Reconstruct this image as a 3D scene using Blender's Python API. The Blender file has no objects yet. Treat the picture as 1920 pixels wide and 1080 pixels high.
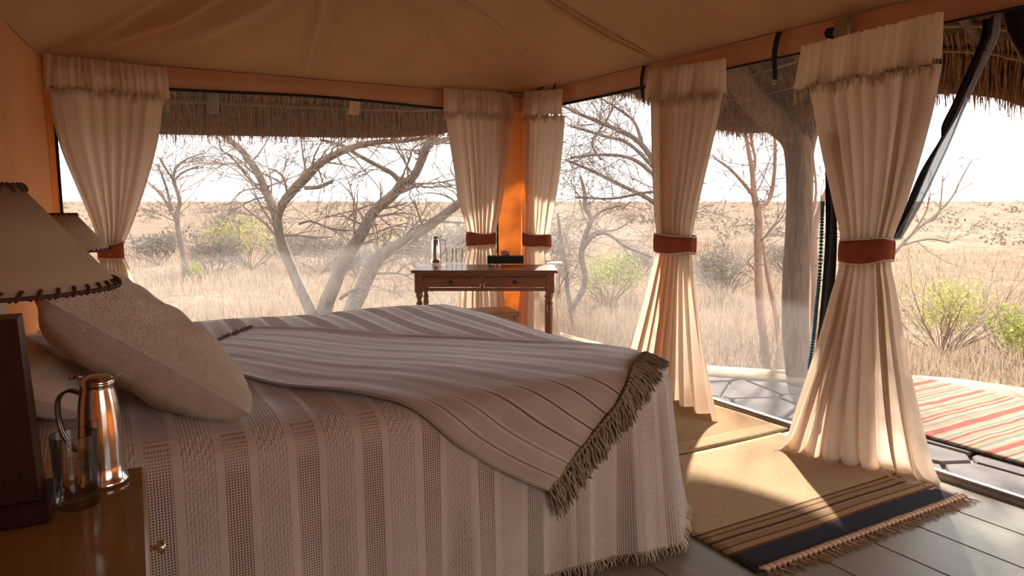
import bpy, math, random
import numpy as np
from mathutils import Vector, Matrix
random.seed(7); np.random.seed(7)
S = bpy.context.scene
COL = S.collection

# ------------------------------------------------------------------ camera
F = 1340.0; PITCH = math.atan(162/1340); YAW = math.radians(29.9); H = 1.3
cd = bpy.data.cameras.new('camera'); cd.sensor_width = 36; cd.lens = F/1920*36
cd.clip_start = .02; cd.clip_end = 2000
cam = bpy.data.objects.new('camera', cd); COL.objects.link(cam)
cam.location = (0, 0, H); cam.rotation_euler = (math.pi/2-PITCH, 0, -YAW)
S.camera = cam
# ------------------------------------------------------------------ sky, sun, exposure
w = bpy.data.worlds.new('hazy_sky'); S.world = w; w.use_nodes = True
bg = w.node_tree.nodes['Background']; bg.inputs[0].default_value = (.98, .97, .96, 1); bg.inputs[1].default_value = 1.35
sd = bpy.data.lights.new('sun', 'SUN'); sd.energy = 7.5; sd.angle = math.radians(1.2); sd.color = (1, .93, .84)
sun = bpy.data.objects.new('sun', sd); COL.objects.link(sun)
SUN = Vector((1.22, 1.25, 1.0)).normalized()
sun.rotation_euler = SUN.to_track_quat('Z', 'Y').to_euler(); sun.location = (20, 20, 16)
vs = S.view_settings; vs.view_transform = 'Standard'; vs.look = 'None'; vs.exposure = 1.36; vs.gamma = 1.0
vs.use_curve_mapping = False

# ------------------------------------------------------------------ camera maths: a pixel and one known coordinate give a place
HD = Vector((math.sin(YAW), math.cos(YAW), 0)); RT = Vector((math.cos(YAW), -math.sin(YAW), 0)); ZU = Vector((0, 0, 1))
FW = HD*math.cos(PITCH)-ZU*math.sin(PITCH); UP = HD*math.sin(PITCH)+ZU*math.cos(PITCH); CAM = Vector((0, 0, H))
def ray(x, y): return FW+RT*((x-960)/F)-UP*((y-540)/F)
def at(x, y, ax, v):
    d = ray(x, y); return CAM+d*((v-CAM[ax])/d[ax])
def deep(x, y, dist): return CAM+ray(x, y)*dist

XR, YB, ZH0, ZH1 = 3.38, 5.71, 2.11, 2.24           # right wall, back wall, canvas header band
def xl(y): return -.27-(YB-y)*.1                     # the left wall slants outwards

# ------------------------------------------------------------------ objects
def tag(o, label=None, cat=None, group=None, kind=None):
    if label: o['label'] = label
    if cat: o['category'] = cat
    if group: o['group'] = group
    if kind: o['kind'] = kind
    return o
def thing(name, label, cat, loc=(0, 0, 0), rz=0, group=None):
    o = bpy.data.objects.new(name, None); COL.objects.link(o); o.location = loc; o.rotation_euler = (0, 0, rz)
    o.empty_display_size = .1
    return tag(o, label, cat, group)
def copy_tree(o, parent=None):
    c = o.copy(); COL.objects.link(c); c.parent = parent
    for ch in list(o.children): copy_tree(ch, c)
    return c

class MB:
    def __init__(s): s.v = []; s.f = []; s.a = {}
    def add(s, vs, fs):
        n = len(s.v); s.v += [tuple(p) for p in vs]; s.f += [tuple(i+n for i in q) for q in fs]; return n
    def box(s, a, b, bev=0):
        (x0, y0, z0), (x1, y1, z1) = a, b
        if not bev:
            s.add([(x0,y0,z0),(x1,y0,z0),(x1,y1,z0),(x0,y1,z0),(x0,y0,z1),(x1,y0,z1),(x1,y1,z1),(x0,y1,z1)],
                  [(0,3,2,1),(4,5,6,7),(0,1,5,4),(1,2,6,5),(2,3,7,6),(3,0,4,7)])
        else:
            b_ = min(bev, (x1-x0)/2.01, (y1-y0)/2.01, (z1-z0)/2.01)
            rings = []
            for z, i in ((z0, b_), (z0+b_, 0), (z1-b_, 0), (z1, b_)):
                c = b_*.6
                xa, xb, ya, yb = x0+i, x1-i, y0+i, y1-i
                rings.append([(xa+c,ya,z),(xb-c,ya,z),(xb,ya+c,z),(xb,yb-c,z),(xb-c,yb,z),(xa+c,yb,z),(xa,yb-c,z),(xa,ya+c,z)])
            s.loft(rings, True, True)
        return s
    def loft(s, rings, closed=True, caps=False):
        n = len(rings[0]); base = len(s.v)
        for r in rings: s.v += [tuple(p) for p in r]
        for i in range(len(rings)-1):
            for j in range(n if closed else n-1):
                k = (j+1) % n
                s.f.append((base+i*n+j, base+i*n+k, base+(i+1)*n+k, base+(i+1)*n+j))
        if caps:
            s.f.append(tuple(base+j for j in reversed(range(n)))); e = base+(len(rings)-1)*n
            s.f.append(tuple(e+j for j in range(n)))
        return s
    def tube(s, pts, rad, n=8, caps=True):
        pts = [Vector(p) for p in pts]; m = len(pts)
        if not hasattr(rad, '__len__'): rad = [rad]*m
        t0 = (pts[1]-pts[0]).normalized()
        u = t0.orthogonal().normalized(); rings = []
        for i in range(m):
            t = (pts[min(i+1, m-1)]-pts[max(i-1, 0)])
            t = t.normalized() if t.length > 1e-9 else t0
            u = (u-t*u.dot(t)); u = u.normalized() if u.length > 1e-6 else t.orthogonal().normalized()
            w_ = t.cross(u)
            rings.append([pts[i]+(u*math.cos(2*math.pi*k/n)+w_*math.sin(2*math.pi*k/n))*rad[i] for k in range(n)])
        return s.loft(rings, True, caps)
    def lathe(s, prof, n=32, c=(0, 0, 0), caps=False):
        rings = [[(c[0]+r*math.cos(2*math.pi*k/n), c[1]+r*math.sin(2*math.pi*k/n), c[2]+z) for k in range(n)] for r, z in prof]
        return s.loft(rings, True, caps)
    def build(s, name, mat, parent=None, smooth=True, origin=None, attrs=None):
        me = bpy.data.meshes.new(name)
        v = s.v
        if origin is not None:
            o_ = origin; v = [(p[0]-o_[0], p[1]-o_[1], p[2]-o_[2]) for p in v]
        me.from_pydata(v, [], s.f); me.materials.append(mat)
        if smooth: me.polygons.foreach_set('use_smooth', [True]*len(me.polygons))
        for k, vals in (attrs or {}).items():
            at_ = me.attributes.new(k, 'FLOAT', 'POINT'); at_.data.foreach_set('value', vals)
        me.update()
        ob = bpy.data.objects.new(name, me); COL.objects.link(ob); ob.parent = parent
        return ob
def smooth_angle(ob, deg=40):
    me = ob.data
    try: me.set_sharp_from_angle(angle=math.radians(deg))
    except Exception: pass
    return ob
def part(mb, name, mat, root, **k):                    # world coordinates under an unrotated Empty
    return mb.build(name, mat, root, origin=tuple(root.location), **k)
def catmull(P, n):
    P = [Vector(p) for p in P]; out = []
    m = len(P)-1
    for i in range(m):
        p0, p1, p2, p3 = P[max(i-1, 0)], P[i], P[i+1], P[min(i+2, m)]
        for k in range(n):
            t = k/n
            out.append(.5*((2*p1)+(p2-p0)*t+(2*p0-5*p1+4*p2-p3)*t*t+(3*p1-p0-3*p2+p3)*t**3))
    out.append(P[-1]); return out

# ------------------------------------------------------------------ materials
MATS = {}
def nd(nt, typ, **k):
    n = nt.nodes.new(typ)
    for a, b in k.items(): setattr(n, a, b)
    return n
def mk(name):
    m = bpy.data.materials.new(name); m.use_nodes = True; nt = m.node_tree
    for n in list(nt.nodes): nt.nodes.remove(n)
    out = nd(nt, 'ShaderNodeOutputMaterial'); return m, nt, out
def math_(nt, op, a, b=None, c=None):
    n = nd(nt, 'ShaderNodeMath', operation=op)
    for i, q in enumerate((a, b, c)):
        if q is None: continue
        if isinstance(q, (int, float)): n.inputs[i].default_value = q
        else: nt.links.new(q, n.inputs[i])
    return n.outputs[0]
def ramp(nt, fac, stops, interp='LINEAR'):
    n = nd(nt, 'ShaderNodeValToRGB'); cr = n.color_ramp; cr.interpolation = interp
    while len(cr.elements) < len(stops): cr.elements.new(.5)
    for e, (p, c) in zip(cr.elements, stops): e.position = p; e.color = (*c, 1)
    nt.links.new(fac, n.inputs[0]); return n.outputs[0]
def mixc(nt, fac, a, b, mode='MIX'):
    n = nd(nt, 'ShaderNodeMix', data_type='RGBA', blend_type=mode)
    for i, q in ((0, fac), (6, a), (7, b)):
        if isinstance(q, (int, float)): n.inputs[i].default_value = q
        elif isinstance(q, tuple): n.inputs[i].default_value = (*q, 1)
        else: nt.links.new(q, n.inputs[i])
    return n.outputs[2]
def coords(nt, scale=(1, 1, 1), kind='Object'):
    tc = nd(nt, 'ShaderNodeTexCoord'); mp = nd(nt, 'ShaderNodeMapping'); mp.inputs['Scale'].default_value = scale
    nt.links.new(tc.outputs[kind], mp.inputs[0]); return mp.outputs[0]
def noise(nt, vec, scale, detail=4, rough=.55):
    n = nd(nt, 'ShaderNodeTexNoise'); n.inputs['Scale'].default_value = scale; n.inputs['Detail'].default_value = detail
    n.inputs['Roughness'].default_value = rough
    if vec is not None: nt.links.new(vec, n.inputs['Vector'])
    return n.outputs[0]
def bump(nt, h, strength=.3, dist=.01):
    n = nd(nt, 'ShaderNodeBump'); n.inputs['Strength'].default_value = strength; n.inputs['Distance'].default_value = dist
    nt.links.new(h, n.inputs['Height']); return n.outputs[0]
def pbsdf(nt, color, rough=.8, metal=0, normal=None, spec=.3, sheen=0):
    n = nd(nt, 'ShaderNodeBsdfPrincipled')
    if isinstance(color, tuple): n.inputs['Base Color'].default_value = (*color, 1)
    else: nt.links.new(color, n.inputs['Base Color'])
    n.inputs['Roughness'].default_value = rough; n.inputs['Metallic'].default_value = metal
    n.inputs['Specular IOR Level'].default_value = spec
    if sheen: n.inputs['Sheen Weight'].default_value = sheen; n.inputs['Sheen Roughness'].default_value = .45
    if normal is not None: nt.links.new(normal, n.inputs['Normal'])
    return n
def simple(name, c1, c2=None, rough=.8, metal=0, nscale=8, stretch=(1, 1, 1), bs=.15, bd=.004, spec=.3, trans=0, tcol=None, weave=0):
    if name in MATS: return MATS[name]
    m, nt, out = mk(name); v = coords(nt, stretch)
    nz = noise(nt, v, nscale)
    c2 = c2 or tuple(x*.75 for x in c1)
    col = ramp(nt, nz, [(.3, c2), (.7, c1)])
    hgt = nz
    if weave:
        vv = coords(nt, (1, 1, 1)); wv = []
        for d in ('X', 'Z'):
            wt = nd(nt, 'ShaderNodeTexWave', bands_direction=d); wt.inputs['Scale'].default_value = weave
            wt.inputs['Distortion'].default_value = .6
            nt.links.new(vv, wt.inputs[0]); wv.append(wt.outputs[1])
        hgt = math_(nt, 'ADD', math_(nt, 'MULTIPLY', wv[0], wv[1]), math_(nt, 'MULTIPLY', nz, .8))
    nm = bump(nt, hgt, bs, bd) if bs else None
    b = pbsdf(nt, col, rough, metal, nm, spec)
    sh = b.outputs[0]
    if trans:
        t = nd(nt, 'ShaderNodeBsdfTranslucent'); t.inputs[0].default_value = (*(tcol or c1), 1)
        if nm: nt.links.new(nm, t.inputs['Normal'])
        mx = nd(nt, 'ShaderNodeMixShader'); mx.inputs[0].default_value = trans
        nt.links.new(sh, mx.inputs[1]); nt.links.new(t.outputs[0], mx.inputs[2]); sh = mx.outputs[0]
    nt.links.new(sh, out.inputs[0]); MATS[name] = m; return m

CANVAS = simple('tan_canvas', (.54, .345, .185), (.48, .30, .155), .9, nscale=2.5, bs=.25, bd=.003, spec=.1, trans=.20, tcol=(1.0, .23, .025), weave=130)
HEADER = simple('header_canvas', (.50, .29, .19), (.45, .25, .16), .9, nscale=3, bs=.2, spec=.1, trans=.08, tcol=(.8, .3, .1))
CURT = simple('cream_cotton', (.70, .57, .465), (.64, .515, .415), .95, nscale=14, stretch=(1, 1, .25), bs=.25, bd=.002, spec=.05, trans=.38, tcol=(.85, .66, .49), weave=220)
FRNG = simple('cream_yarn', (.78, .66, .53), (.66, .54, .42), .95, nscale=60, bs=.2, spec=.05, trans=.25)
RUST = simple('rust_fabric', (.36, .10, .055), (.27, .07, .04), .95, nscale=30, bs=.25, bd=.002, spec=.05, trans=.2, tcol=(.6, .12, .04), weave=200)
BLACK = simple('black_webbing', (.018, .018, .02), (.03, .03, .035), .8, nscale=60, bs=.2, spec=.2)
STEEL = simple('polished_steel', (.72, .70, .67), (.66, .64, .62), .13, metal=1, nscale=4, bs=0)
DARKWOOD = simple('dark_wood', (.035, .012, .008), (.018, .007, .005), .35, nscale=14, stretch=(6, 6, .6), bs=.1, spec=.4)
DESKWOOD = simple('desk_wood', (.27, .105, .06), (.17, .06, .035), .28, nscale=9, stretch=(.7, 7, 7), bs=.06, spec=.5)
STOOLWOOD = simple('stool_wood', (.42, .20, .10), (.30, .13, .06), .35, nscale=9, stretch=(.8, 7, 7), bs=.06, spec=.4)
NIGHTWOOD = simple('nightstand_wood', (.36, .19, .07), (.27, .135, .045), .16, nscale=4, stretch=(5, .8, 5), bs=.03, spec=.5)
SHADE = simple('parchment_shade', (.62, .50, .37), (.56, .44, .32), .8, nscale=6, bs=.08, spec=.1, trans=.25, tcol=(.7, .5, .3))
LACE = simple('leather_lace', (.10, .05, .03), (.06, .03, .02), .7, nscale=50, bs=.2)
PILLOW = simple('pillow_weave', (.76, .66, .55), (.70, .60, .49), .95, nscale=25, bs=.9, bd=.004, spec=.05, weave=60)
BARK = simple('tree_bark', (.25, .20, .165), (.14, .11, .09), .95, nscale=12, stretch=(1, 1, .3), bs=.6, bd=.02, spec=.05)
POSTBARK = simple('post_bark', (.30, .19, .12), (.13, .085, .06), .95, nscale=16, stretch=(3, 3, .25), bs=1.0, bd=.03, spec=.05)
TWIG = simple('twig_bark', (.32, .26, .22), (.24, .19, .16), .95, nscale=20, bs=0, spec=.05)
REDBARK = simple('red_bark', (.42, .26, .18), (.28, .17, .12), .95, nscale=14, stretch=(1, 1, .4), bs=.5, bd=.015, spec=.05)
LEAF = simple('shrub_leaf', (.26, .28, .09), (.18, .2, .07), .9, nscale=3, bs=0, spec=.05, trans=.35, tcol=(.5, .5, .12))
LEAFY = simple('pale_leaf', (.32, .31, .14), (.24, .23, .1), .9, nscale=3, bs=0, spec=.05, trans=.35, tcol=(.6, .55, .2))
GREYLEAF = simple('grey_scrub', (.22, .19, .165), (.16, .14, .12), .95, nscale=3, bs=0, spec=.05, trans=.2)
GRASS = simple('dry_grass', (.31, .23, .16), (.23, .165, .115), .95, nscale=1.2, bs=0, spec=.05, trans=.3, tcol=(.36, .27, .19))
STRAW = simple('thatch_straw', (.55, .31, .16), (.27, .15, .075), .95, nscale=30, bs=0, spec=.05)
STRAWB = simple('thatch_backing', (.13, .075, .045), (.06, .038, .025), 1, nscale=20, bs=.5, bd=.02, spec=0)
ROOFPOLE = simple('roof_pole', (.16, .10, .06), (.10, .06, .04), .9, nscale=10, bs=.3)
ROPE = simple('straw_rope', (.58, .42, .25), (.40, .27, .15), .95, nscale=50, bs=.3)
PLANK = simple('raw_plank', (.80, .50, .28), (.66, .38, .20), .8, nscale=8, stretch=(4, 4, .6), bs=.2)
STONE = simple('paving_slate', (.19, .168, .16), (.125, .113, .11), .95, nscale=5, bs=.4, bd=.02, spec=.08)
CEMENT = simple('tan_cement', (.34, .26, .165), (.28, .21, .13), .95, nscale=4, bs=.3, bd=.01)
MORTAR = simple('mortar', (.24, .20, .17), (.18, .15, .13), .95, nscale=20, bs=.4)
METAL = simple('rail_metal', (.40, .36, .31), (.30, .27, .23), .45, metal=.6, nscale=9, bs=.05)
FLOORM = simple('painted_board', (.235, .205, .145), (.19, .165, .115), .42, nscale=3, stretch=(5, .6, 1), bs=.12, bd=.004, spec=.35)
TISSUE = simple('pink_tissue', (.80, .50, .45), (.75, .44, .40), .95, nscale=20, bs=.2, trans=.4, tcol=(.9, .5, .45))
BOXM = simple('dark_green_box', (.022, .030, .018), (.014, .02, .012), .6, nscale=20, bs=.1)
BRASS = simple('aged_knob', (.10, .06, .035), (.06, .035, .02), .4, metal=.5, nscale=20, bs=0)
TEAL = simple('teal_beads', (.05, .33, .38), (.03, .14, .42), .5, nscale=40, bs=.3)
PAPER = simple('white_paper', (.8, .76, .7), (.75, .71, .66), .9, nscale=10, bs=0)
BLANK_BASE = simple('mattress_ticking', (.6, .5, .42), (.5, .42, .35), .95, nscale=10, bs=.1)

def gauze(name, opac, col):
    m, nt, out = mk(name)
    t = nd(nt, 'ShaderNodeBsdfTransparent'); d = nd(nt, 'ShaderNodeBsdfDiffuse'); d.inputs[0].default_value = (*col, 1)
    tl = nd(nt, 'ShaderNodeBsdfTranslucent'); tl.inputs[0].default_value = (*col, 1)
    a = nd(nt, 'ShaderNodeMixShader'); a.inputs[0].default_value = .5
    nt.links.new(d.outputs[0], a.inputs[1]); nt.links.new(tl.outputs[0], a.inputs[2])
    b = nd(nt, 'ShaderNodeMixShader'); b.inputs[0].default_value = opac
    nt.links.new(t.outputs[0], b.inputs[1]); nt.links.new(a.outputs[0], b.inputs[2]); nt.links.new(b.outputs[0], out.inputs[0])
    return m
GAUZE = gauze('insect_gauze', .24, (.40, .38, .37))
GAUZED = gauze('gathered_gauze', .62, (.42, .42, .44))
def glass():
    m, nt, out = mk('clear_glass'); t = nd(nt, 'ShaderNodeBsdfTransparent'); t.inputs[0].default_value = (.97, .97, .96, 1)
    g = nd(nt, 'ShaderNodeBsdfGlossy'); g.inputs['Roughness'].default_value = .02
    lw = nd(nt, 'ShaderNodeLayerWeight'); lw.inputs[0].default_value = .32
    mx = nd(nt, 'ShaderNodeMixShader'); nt.links.new(math_(nt, 'MULTIPLY', lw.outputs['Fresnel'], .75), mx.inputs[0])
    nt.links.new(t.outputs[0], mx.inputs[1]); nt.links.new(g.outputs[0], mx.inputs[2]); nt.links.new(mx.outputs[0], out.inputs[0]); return m
GLASS = glass()

def striped(name, axis, stops, span, base_noise=True, rough=.95, vary=None, loop=False):
    """colours in bands along one object axis; span = (low, high) of that axis"""
    m, nt, out = mk(name); v = coords(nt); sp = nd(nt, 'ShaderNodeSeparateXYZ'); nt.links.new(v, sp.inputs[0])
    wob = math_(nt, 'MULTIPLY', math_(nt, 'SUBTRACT', noise(nt, v, 3, 2), .5), .03*(span[1]-span[0]) if vary is None else vary)
    a = math_(nt, 'ADD', sp.outputs[axis], wob)
    fac = math_(nt, 'DIVIDE', math_(nt, 'SUBTRACT', a, span[0]), span[1]-span[0])
    if loop: fac = math_(nt, 'FRACT', fac)
    col = ramp(nt, fac, stops, 'CONSTANT')
    nz = noise(nt, coords(nt, (1, 8, 1) if axis == 0 else (8, 1, 1)), 40, 3)
    col = mixc(nt, .55, col, ramp(nt, nz, [(.25, (.45, .45, .45)), (.75, (1.1, 1.1, 1.1))]), 'MULTIPLY')
    wt = nd(nt, 'ShaderNodeTexWave', bands_direction='XYZ'[axis]); wt.inputs['Scale'].default_value = 60; nt.links.new(v, wt.inputs[0])
    nm = bump(nt, math_(nt, 'ADD', wt.outputs[1], nz), .35, .003)
    b = pbsdf(nt, col, rough, 0, nm, .05); nt.links.new(b.outputs[0], out.inputs[0]); return m

# =================================================================== STRUCTURE
# ---- floor: painted boards along the right wall
floor = bpy.data.objects.new('floor', None); COL.objects.link(floor); tag(floor, 'olive grey painted floor boards of the tent', kind='structure')
sub = MB().box((-1.2, -2.0, -.05), (3.36, 5.9, -.012)).build('subfloor', MORTAR, floor, smooth=False)
bw = .285; bm = None
for i in range(16):
    x0 = -1.2+i*bw
    if bm is None:
        o = MB().box((.0, -2.0, -.014), (bw-.004, 5.9, 0), .003).build('floor_board', FLOORM, floor, smooth=False); bm = o
    else:
        o = bm.copy(); COL.objects.link(o)
    o.location = (x0, 0, 0)
tr = MB(); tr.box((3.36, -2, -.06), (3.44, 5.75, .022), .006); tr.box((3.375, -2, .022), (3.39, 5.75, .034))
tr.build('trim_1', METAL, smooth=False); tag(bpy.data.objects['trim_1'], 'metal threshold rail between floor and stone terrace', kind='structure')

# ---- canvas ceiling: a hipped roof pulled into folds
def roof_base(x, y):
    dR = max(XR-x, 1e-4); dB = max(YB-y, 1e-4); dL = max((x-xl(y))*.995, 1e-4)
    p = 5
    return ZH1+.52*(dR**-p+dB**-p+dL**-p)**(-1/p)
def roof_hit(px, py):
    d = ray(px, py); t = .5
    while t < 12:
        q = CAM+d*t
        if q.x > XR or q.y > YB or q.x < xl(q.y): break
        if q.z > roof_base(q.x, q.y): break
        t += .01
    return CAM+d*t
FOLDS = [([(571, 150), (585, 80), (606, 0), (625, -90)], .045, .022), ([(1228, 118), (1140, 66), (1030, 2), (930, -70)], .045, .022),
         ([(84, 99), (190, 68), (300, 34), (380, 0), (440, -40)], .055, .04), ([(84, 99), (130, 78), (250, 24), (330, -30)], .03, .012),
         ([(345, 75), (420, 40), (500, 0), (560, -50)], .06, .016),
         ([(870, 130), (827, 73), (795, 20), (770, -40)], .06, .022), ([(1010, 125), (960, 75), (870, 10), (800, -40)], .04, .010),
         ([(1420, 85), (1330, 30), (1260, -20)], .06, .014), ([(975, 176), (940, 130), (880, 60), (830, 0), (790, -60)], .10, .02)]
FL = []
for pts, wd, am in FOLDS:
    P = [roof_hit(*p) for p in pts]; FL.append((np.array([(p.x, p.y) for p in catmull(P, 6)]), wd, am))
NX, NY = 230, 330
gx = np.zeros((NY+1, NX+1)); gy = np.zeros((NY+1, NX+1))
for j in range(NY+1):
    tv = j/NY; y = YB-(YB+2.0)*(tv**1.35)
    gy[j] = y; gx[j] = xl(y)+(XR-xl(y))*np.linspace(0, 1, NX+1)
dR = np.maximum(XR-gx, 1e-4); dB = np.maximum(YB-gy, 1e-4); dL = np.maximum((gx+.27+(YB-gy)*.1)*.995, 1e-4)
dm = (dR**-5+dB**-5+dL**-5)**(-1/5)
gz = ZH1+.52*dm
ptsxy = np.stack([gx.ravel(), gy.ravel()], 1); dz = np.zeros(len(ptsxy))
for L, wd, am in FL:
    best = np.full(len(ptsxy), 9.); sg = np.zeros(len(ptsxy)); tt = np.zeros(len(ptsxy))
    for k in range(len(L)-1):
        a, b = L[k], L[k+1]; ab = b-a; l2 = ab@ab+1e-12
        t = np.clip(((ptsxy-a)@ab)/l2, 0, 1); q = a+t[:, None]*ab; dv = ptsxy-q; d = np.hypot(dv[:, 0], dv[:, 1])
        m = d < best; best[m] = d[m]; sg[m] = np.sign(ab[0]*dv[m, 1]-ab[1]*dv[m, 0]); tt[m] = (k+t[m])/(len(L)-1)
    s = best*sg/wd; fade = .35+.65*np.sin(np.clip(tt, .05, .75)*math.pi)
    dz += 1.9*am*fade*(-np.exp(-s*s)+.45*np.exp(-(s-1.7)**2))
dz += .006*np.sin(gx.ravel()*5.1+gy.ravel()*2.3)+.004*np.sin(gx.ravel()*9.7-gy.ravel()*6.1)
edge = np.clip(dm.ravel()/.12, 0, 1)
gz = gz+(dz*edge).reshape(gz.shape)
mb = MB(); mb.v = list(zip(gx.ravel().tolist(), gy.ravel().tolist(), gz.ravel().tolist()))
W_ = NX+1
mb.f = [(j*W_+i, j*W_+i+1, (j+1)*W_+i+1, (j+1)*W_+i) for j in range(NY) for i in range(NX)]
ceiling = mb.build('ceiling', CANVAS); tag(ceiling, 'tan canvas tent ceiling gathered into folds', kind='structure')
# stitched seams of the ceiling
def ceil_z(x, y):
    j = int(np.argmin(abs(gy[:, 0]-y))); r = gx[j]; return float(np.interp(x, r, gz[j]))
for L, wd, am in (FL[0], FL[1], FL[6]):
    for off in ((-.012, .012) if am > .015 else (0,)):
        pp = []
        for k in range(len(L)):
            a = L[max(k-1, 0)]; b = L[min(k+1, len(L)-1)]; t = (b-a)/np.linalg.norm(b-a)
            x, y = L[k][0]-t[1]*(off+wd), L[k][1]+t[0]*(off+wd)
            if x < XR and y < YB: pp.append((x, y, ceil_z(x, y)-.001))
        if len(pp) > 2: MB().tube(pp, .0025, 5).build('seam', HEADER, ceiling)

# ---- canvas walls
def sheet(mb, fn, nu, nv):
    b = len(mb.v)
    for j in range(nv+1):
        for i in range(nu+1): mb.v.append(tuple(fn(i/nu, j/nv)))
    for j in range(nv):
        for i in range(nu):
            a = b+j*(nu+1)+i; mb.f.append((a, a+1, a+nu+2, a+nu+1))
    return mb
def solid(ob, th, off=0):
    m = ob.modifiers.new('thickness', 'SOLIDIFY'); m.thickness = th; m.offset = off; return ob
wl = MB(); sheet(wl, lambda u, v: (xl(YB-u*7.7)+.012*math.sin(u*23+v*3)*math.sin(v*2.6), YB-u*7.7, v*ZH1), 90, 30)
wall_left = wl.build('wall_left', CANVAS); tag(wall_left, 'slanting tan canvas side wall behind the bed head', kind='structure')
wb = MB()
def backpanel(x0, x1, z0, z1, mb, n=14):
    sheet(mb, lambda u, v: (x0+(x1-x0)*u, YB+.006*math.sin(7*u*(x1-x0)+v*4), z0+(z1-z0)*v), n, n)
backpanel(-.27, -.215, 0, ZH0, wb); backpanel(3.13, 3.38, 0, ZH0, wb); backpanel(-.215, 3.13, 0, .16, wb, 30)
wall_back = wb.build('wall_back', CANVAS); tag(wall_back, 'canvas end wall of the tent around the long gauze window', kind='structure')
hb = MB(); sheet(hb, lambda u, v: (-.27+3.65*u, YB-.010-.012*math.sin(v*math.pi)+.004*math.sin(u*31), ZH0-.012*math.sin(u*math.pi*3)*(1-v)+(ZH1-ZH0)*v), 90, 6)
hb.build('header_band', HEADER, wall_back)
MB().tube([(-.22+3.36*k/40, YB-.012, ZH0-.012*math.sin((.05+3.36*k/40)/3.65*math.pi*3)-.012) for k in range(41)], .011, 6).build('window_binding', BLACK, wall_back)
MB().tube([(-.27+3.65*k/40, YB-.016, ZH1-.004) for k in range(41)], .008, 6).build('header_seam', HEADER, wall_back)
MB().tube([(3.125, YB-.012, 2.09), (3.125, YB-.012, .16)], .010, 6).build('window_binding', BLACK, wall_back)
MB().tube([(-.215, YB-.012, 2.09), (-.215, YB-.012, .16)], .010, 6).build('window_binding', BLACK, wall_back)
wr = MB()
def rightpanel(y0, y1, z0, z1, mb, n=14):
    sheet(mb, lambda u, v: (XR+.006*math.sin(7*u*(y1-y0)+v*4), y0+(y1-y0)*u, z0+(z1-z0)*v), n, n)
rightpanel(5.71, 5.42, 0, ZH0, wr); rightpanel(5.42, 3.62, .035, .10, wr, 20); rightpanel(3.80, 3.62, .035, ZH0, wr)
wall_right = wr.build('wall_right', CANVAS); tag(wall_right, 'open canvas long wall of the tent towards the terrace', kind='structure')
hb = MB(); sheet(hb, lambda u, v: (XR-.010-.012*math.sin(v*math.pi)+.004*math.sin(u*41), YB-7.7*u, ZH0-.010*abs(math.sin(u*math.pi*6))*(1-v)+(ZH1-ZH0)*v), 150, 6)
hb.build('header_band', HEADER, wall_right)
MB().tube([(XR-.012, 5.42-1.62*k/20, ZH0-.014) for k in range(21)], .011, 6).build('window_binding', BLACK, wall_right)
MB().tube([(XR-.012, 3.62-5.5*k/20, ZH0-.008) for k in range(21)], .006, 6).build('window_binding', BLACK, wall_right)
MB().tube([(XR-.016, YB-7.7*k/40, ZH1-.004) for k in range(41)], .008, 6).build('header_seam', HEADER, wall_right)
rightpanel(.95, -1.95, .035, ZH0, wr2 := MB(), 20); wr2.build('side_panel', CANVAS, wall_right)
wf = MB()
for (x0, x1, z0, z1) in ((-1.04, .9, 0, 2.2), (.9, 2.9, 0, .2), (.9, 2.9, 2.0, 2.2), (2.9, 3.38, 0, 2.2), (-1.04, 3.38, 2.2, 3.3)):  # opening added in this unseen wall to light the bed's near side
    sheet(wf, lambda u, v: (x0+(x1-x0)*u, -1.95+.01*math.sin(u*14), z0+(z1-z0)*v), 12, 8)
tag(wf.build('wall_front', CANVAS), 'canvas end wall behind the photographer', kind='structure')
# gauze panes
g1 = MB(); sheet(g1, lambda u, v: (-.21+3.33*u, YB+.02+.01*math.sin(u*9)*math.sin(v*3.14), .16+1.95*v), 30, 12)
tag(g1.build('window_1', GAUZE), 'wide insect gauze window behind the bed', kind='structure')
g2 = MB(); sheet(g2, lambda u, v: (XR+.02+.006*math.sin(u*9)*math.sin(v*3.14), 5.42-1.62*u, .1+2.01*v), 20, 12)
tag(g2.build('window_2', GAUZE), 'gauze window to the right of the desk', kind='structure')
g3 = MB(); sheet(g3, lambda u, v: (XR+.02+.006*math.sin(u*9)*math.sin(v*3.14), 3.62-1.07*u, .03+2.08*v), 20, 12)
tag(g3.build('window_3', GAUZE), 'gauze door panel in front of the forked post', kind='structure')

# ---- ground, hill, terrace
def gz_(x, y):
    d = math.hypot(x-1, y-1)
    pr = [(0, -.22), (5, -.22), (8, -.45), (14, -.75), (22, -.95), (40, -1.1), (70, -.35), (120, .5), (220, 1.25), (400, 1.2), (900, 1)]
    z = np.interp(d, [p[0] for p in pr], [p[1] for p in pr])
    return float(z)+.05*math.sin(x*.9)*math.cos(y*.7)*min(1, d/8)+.12*math.sin(x*.13+1)*math.sin(y*.11)*min(1, d/40)
m, nt, out = mk('savanna_ground'); v = coords(nt)
n1 = noise(nt, v, .35, 6, .65); n2 = noise(nt, v, 2.2, 7, .75)
c = ramp(nt, n1, [(.30, (.16, .128, .095)), (.46, (.235, .172, .128)), (.62, (.27, .20, .15)), (.75, (.19, .17, .11))])
c = mixc(nt, .9, c, ramp(nt, n2, [(.32, (.45, .42, .40)), (.66, (1.15, 1.15, 1.15))]), 'MULTIPLY')
nt.links.new(pbsdf(nt, c, 1, 0, bump(nt, n2, .7, .08), 0).outputs[0], out.inputs[0]); GROUND = m
gm = MB(); NR, NA = 70, 96
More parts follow.
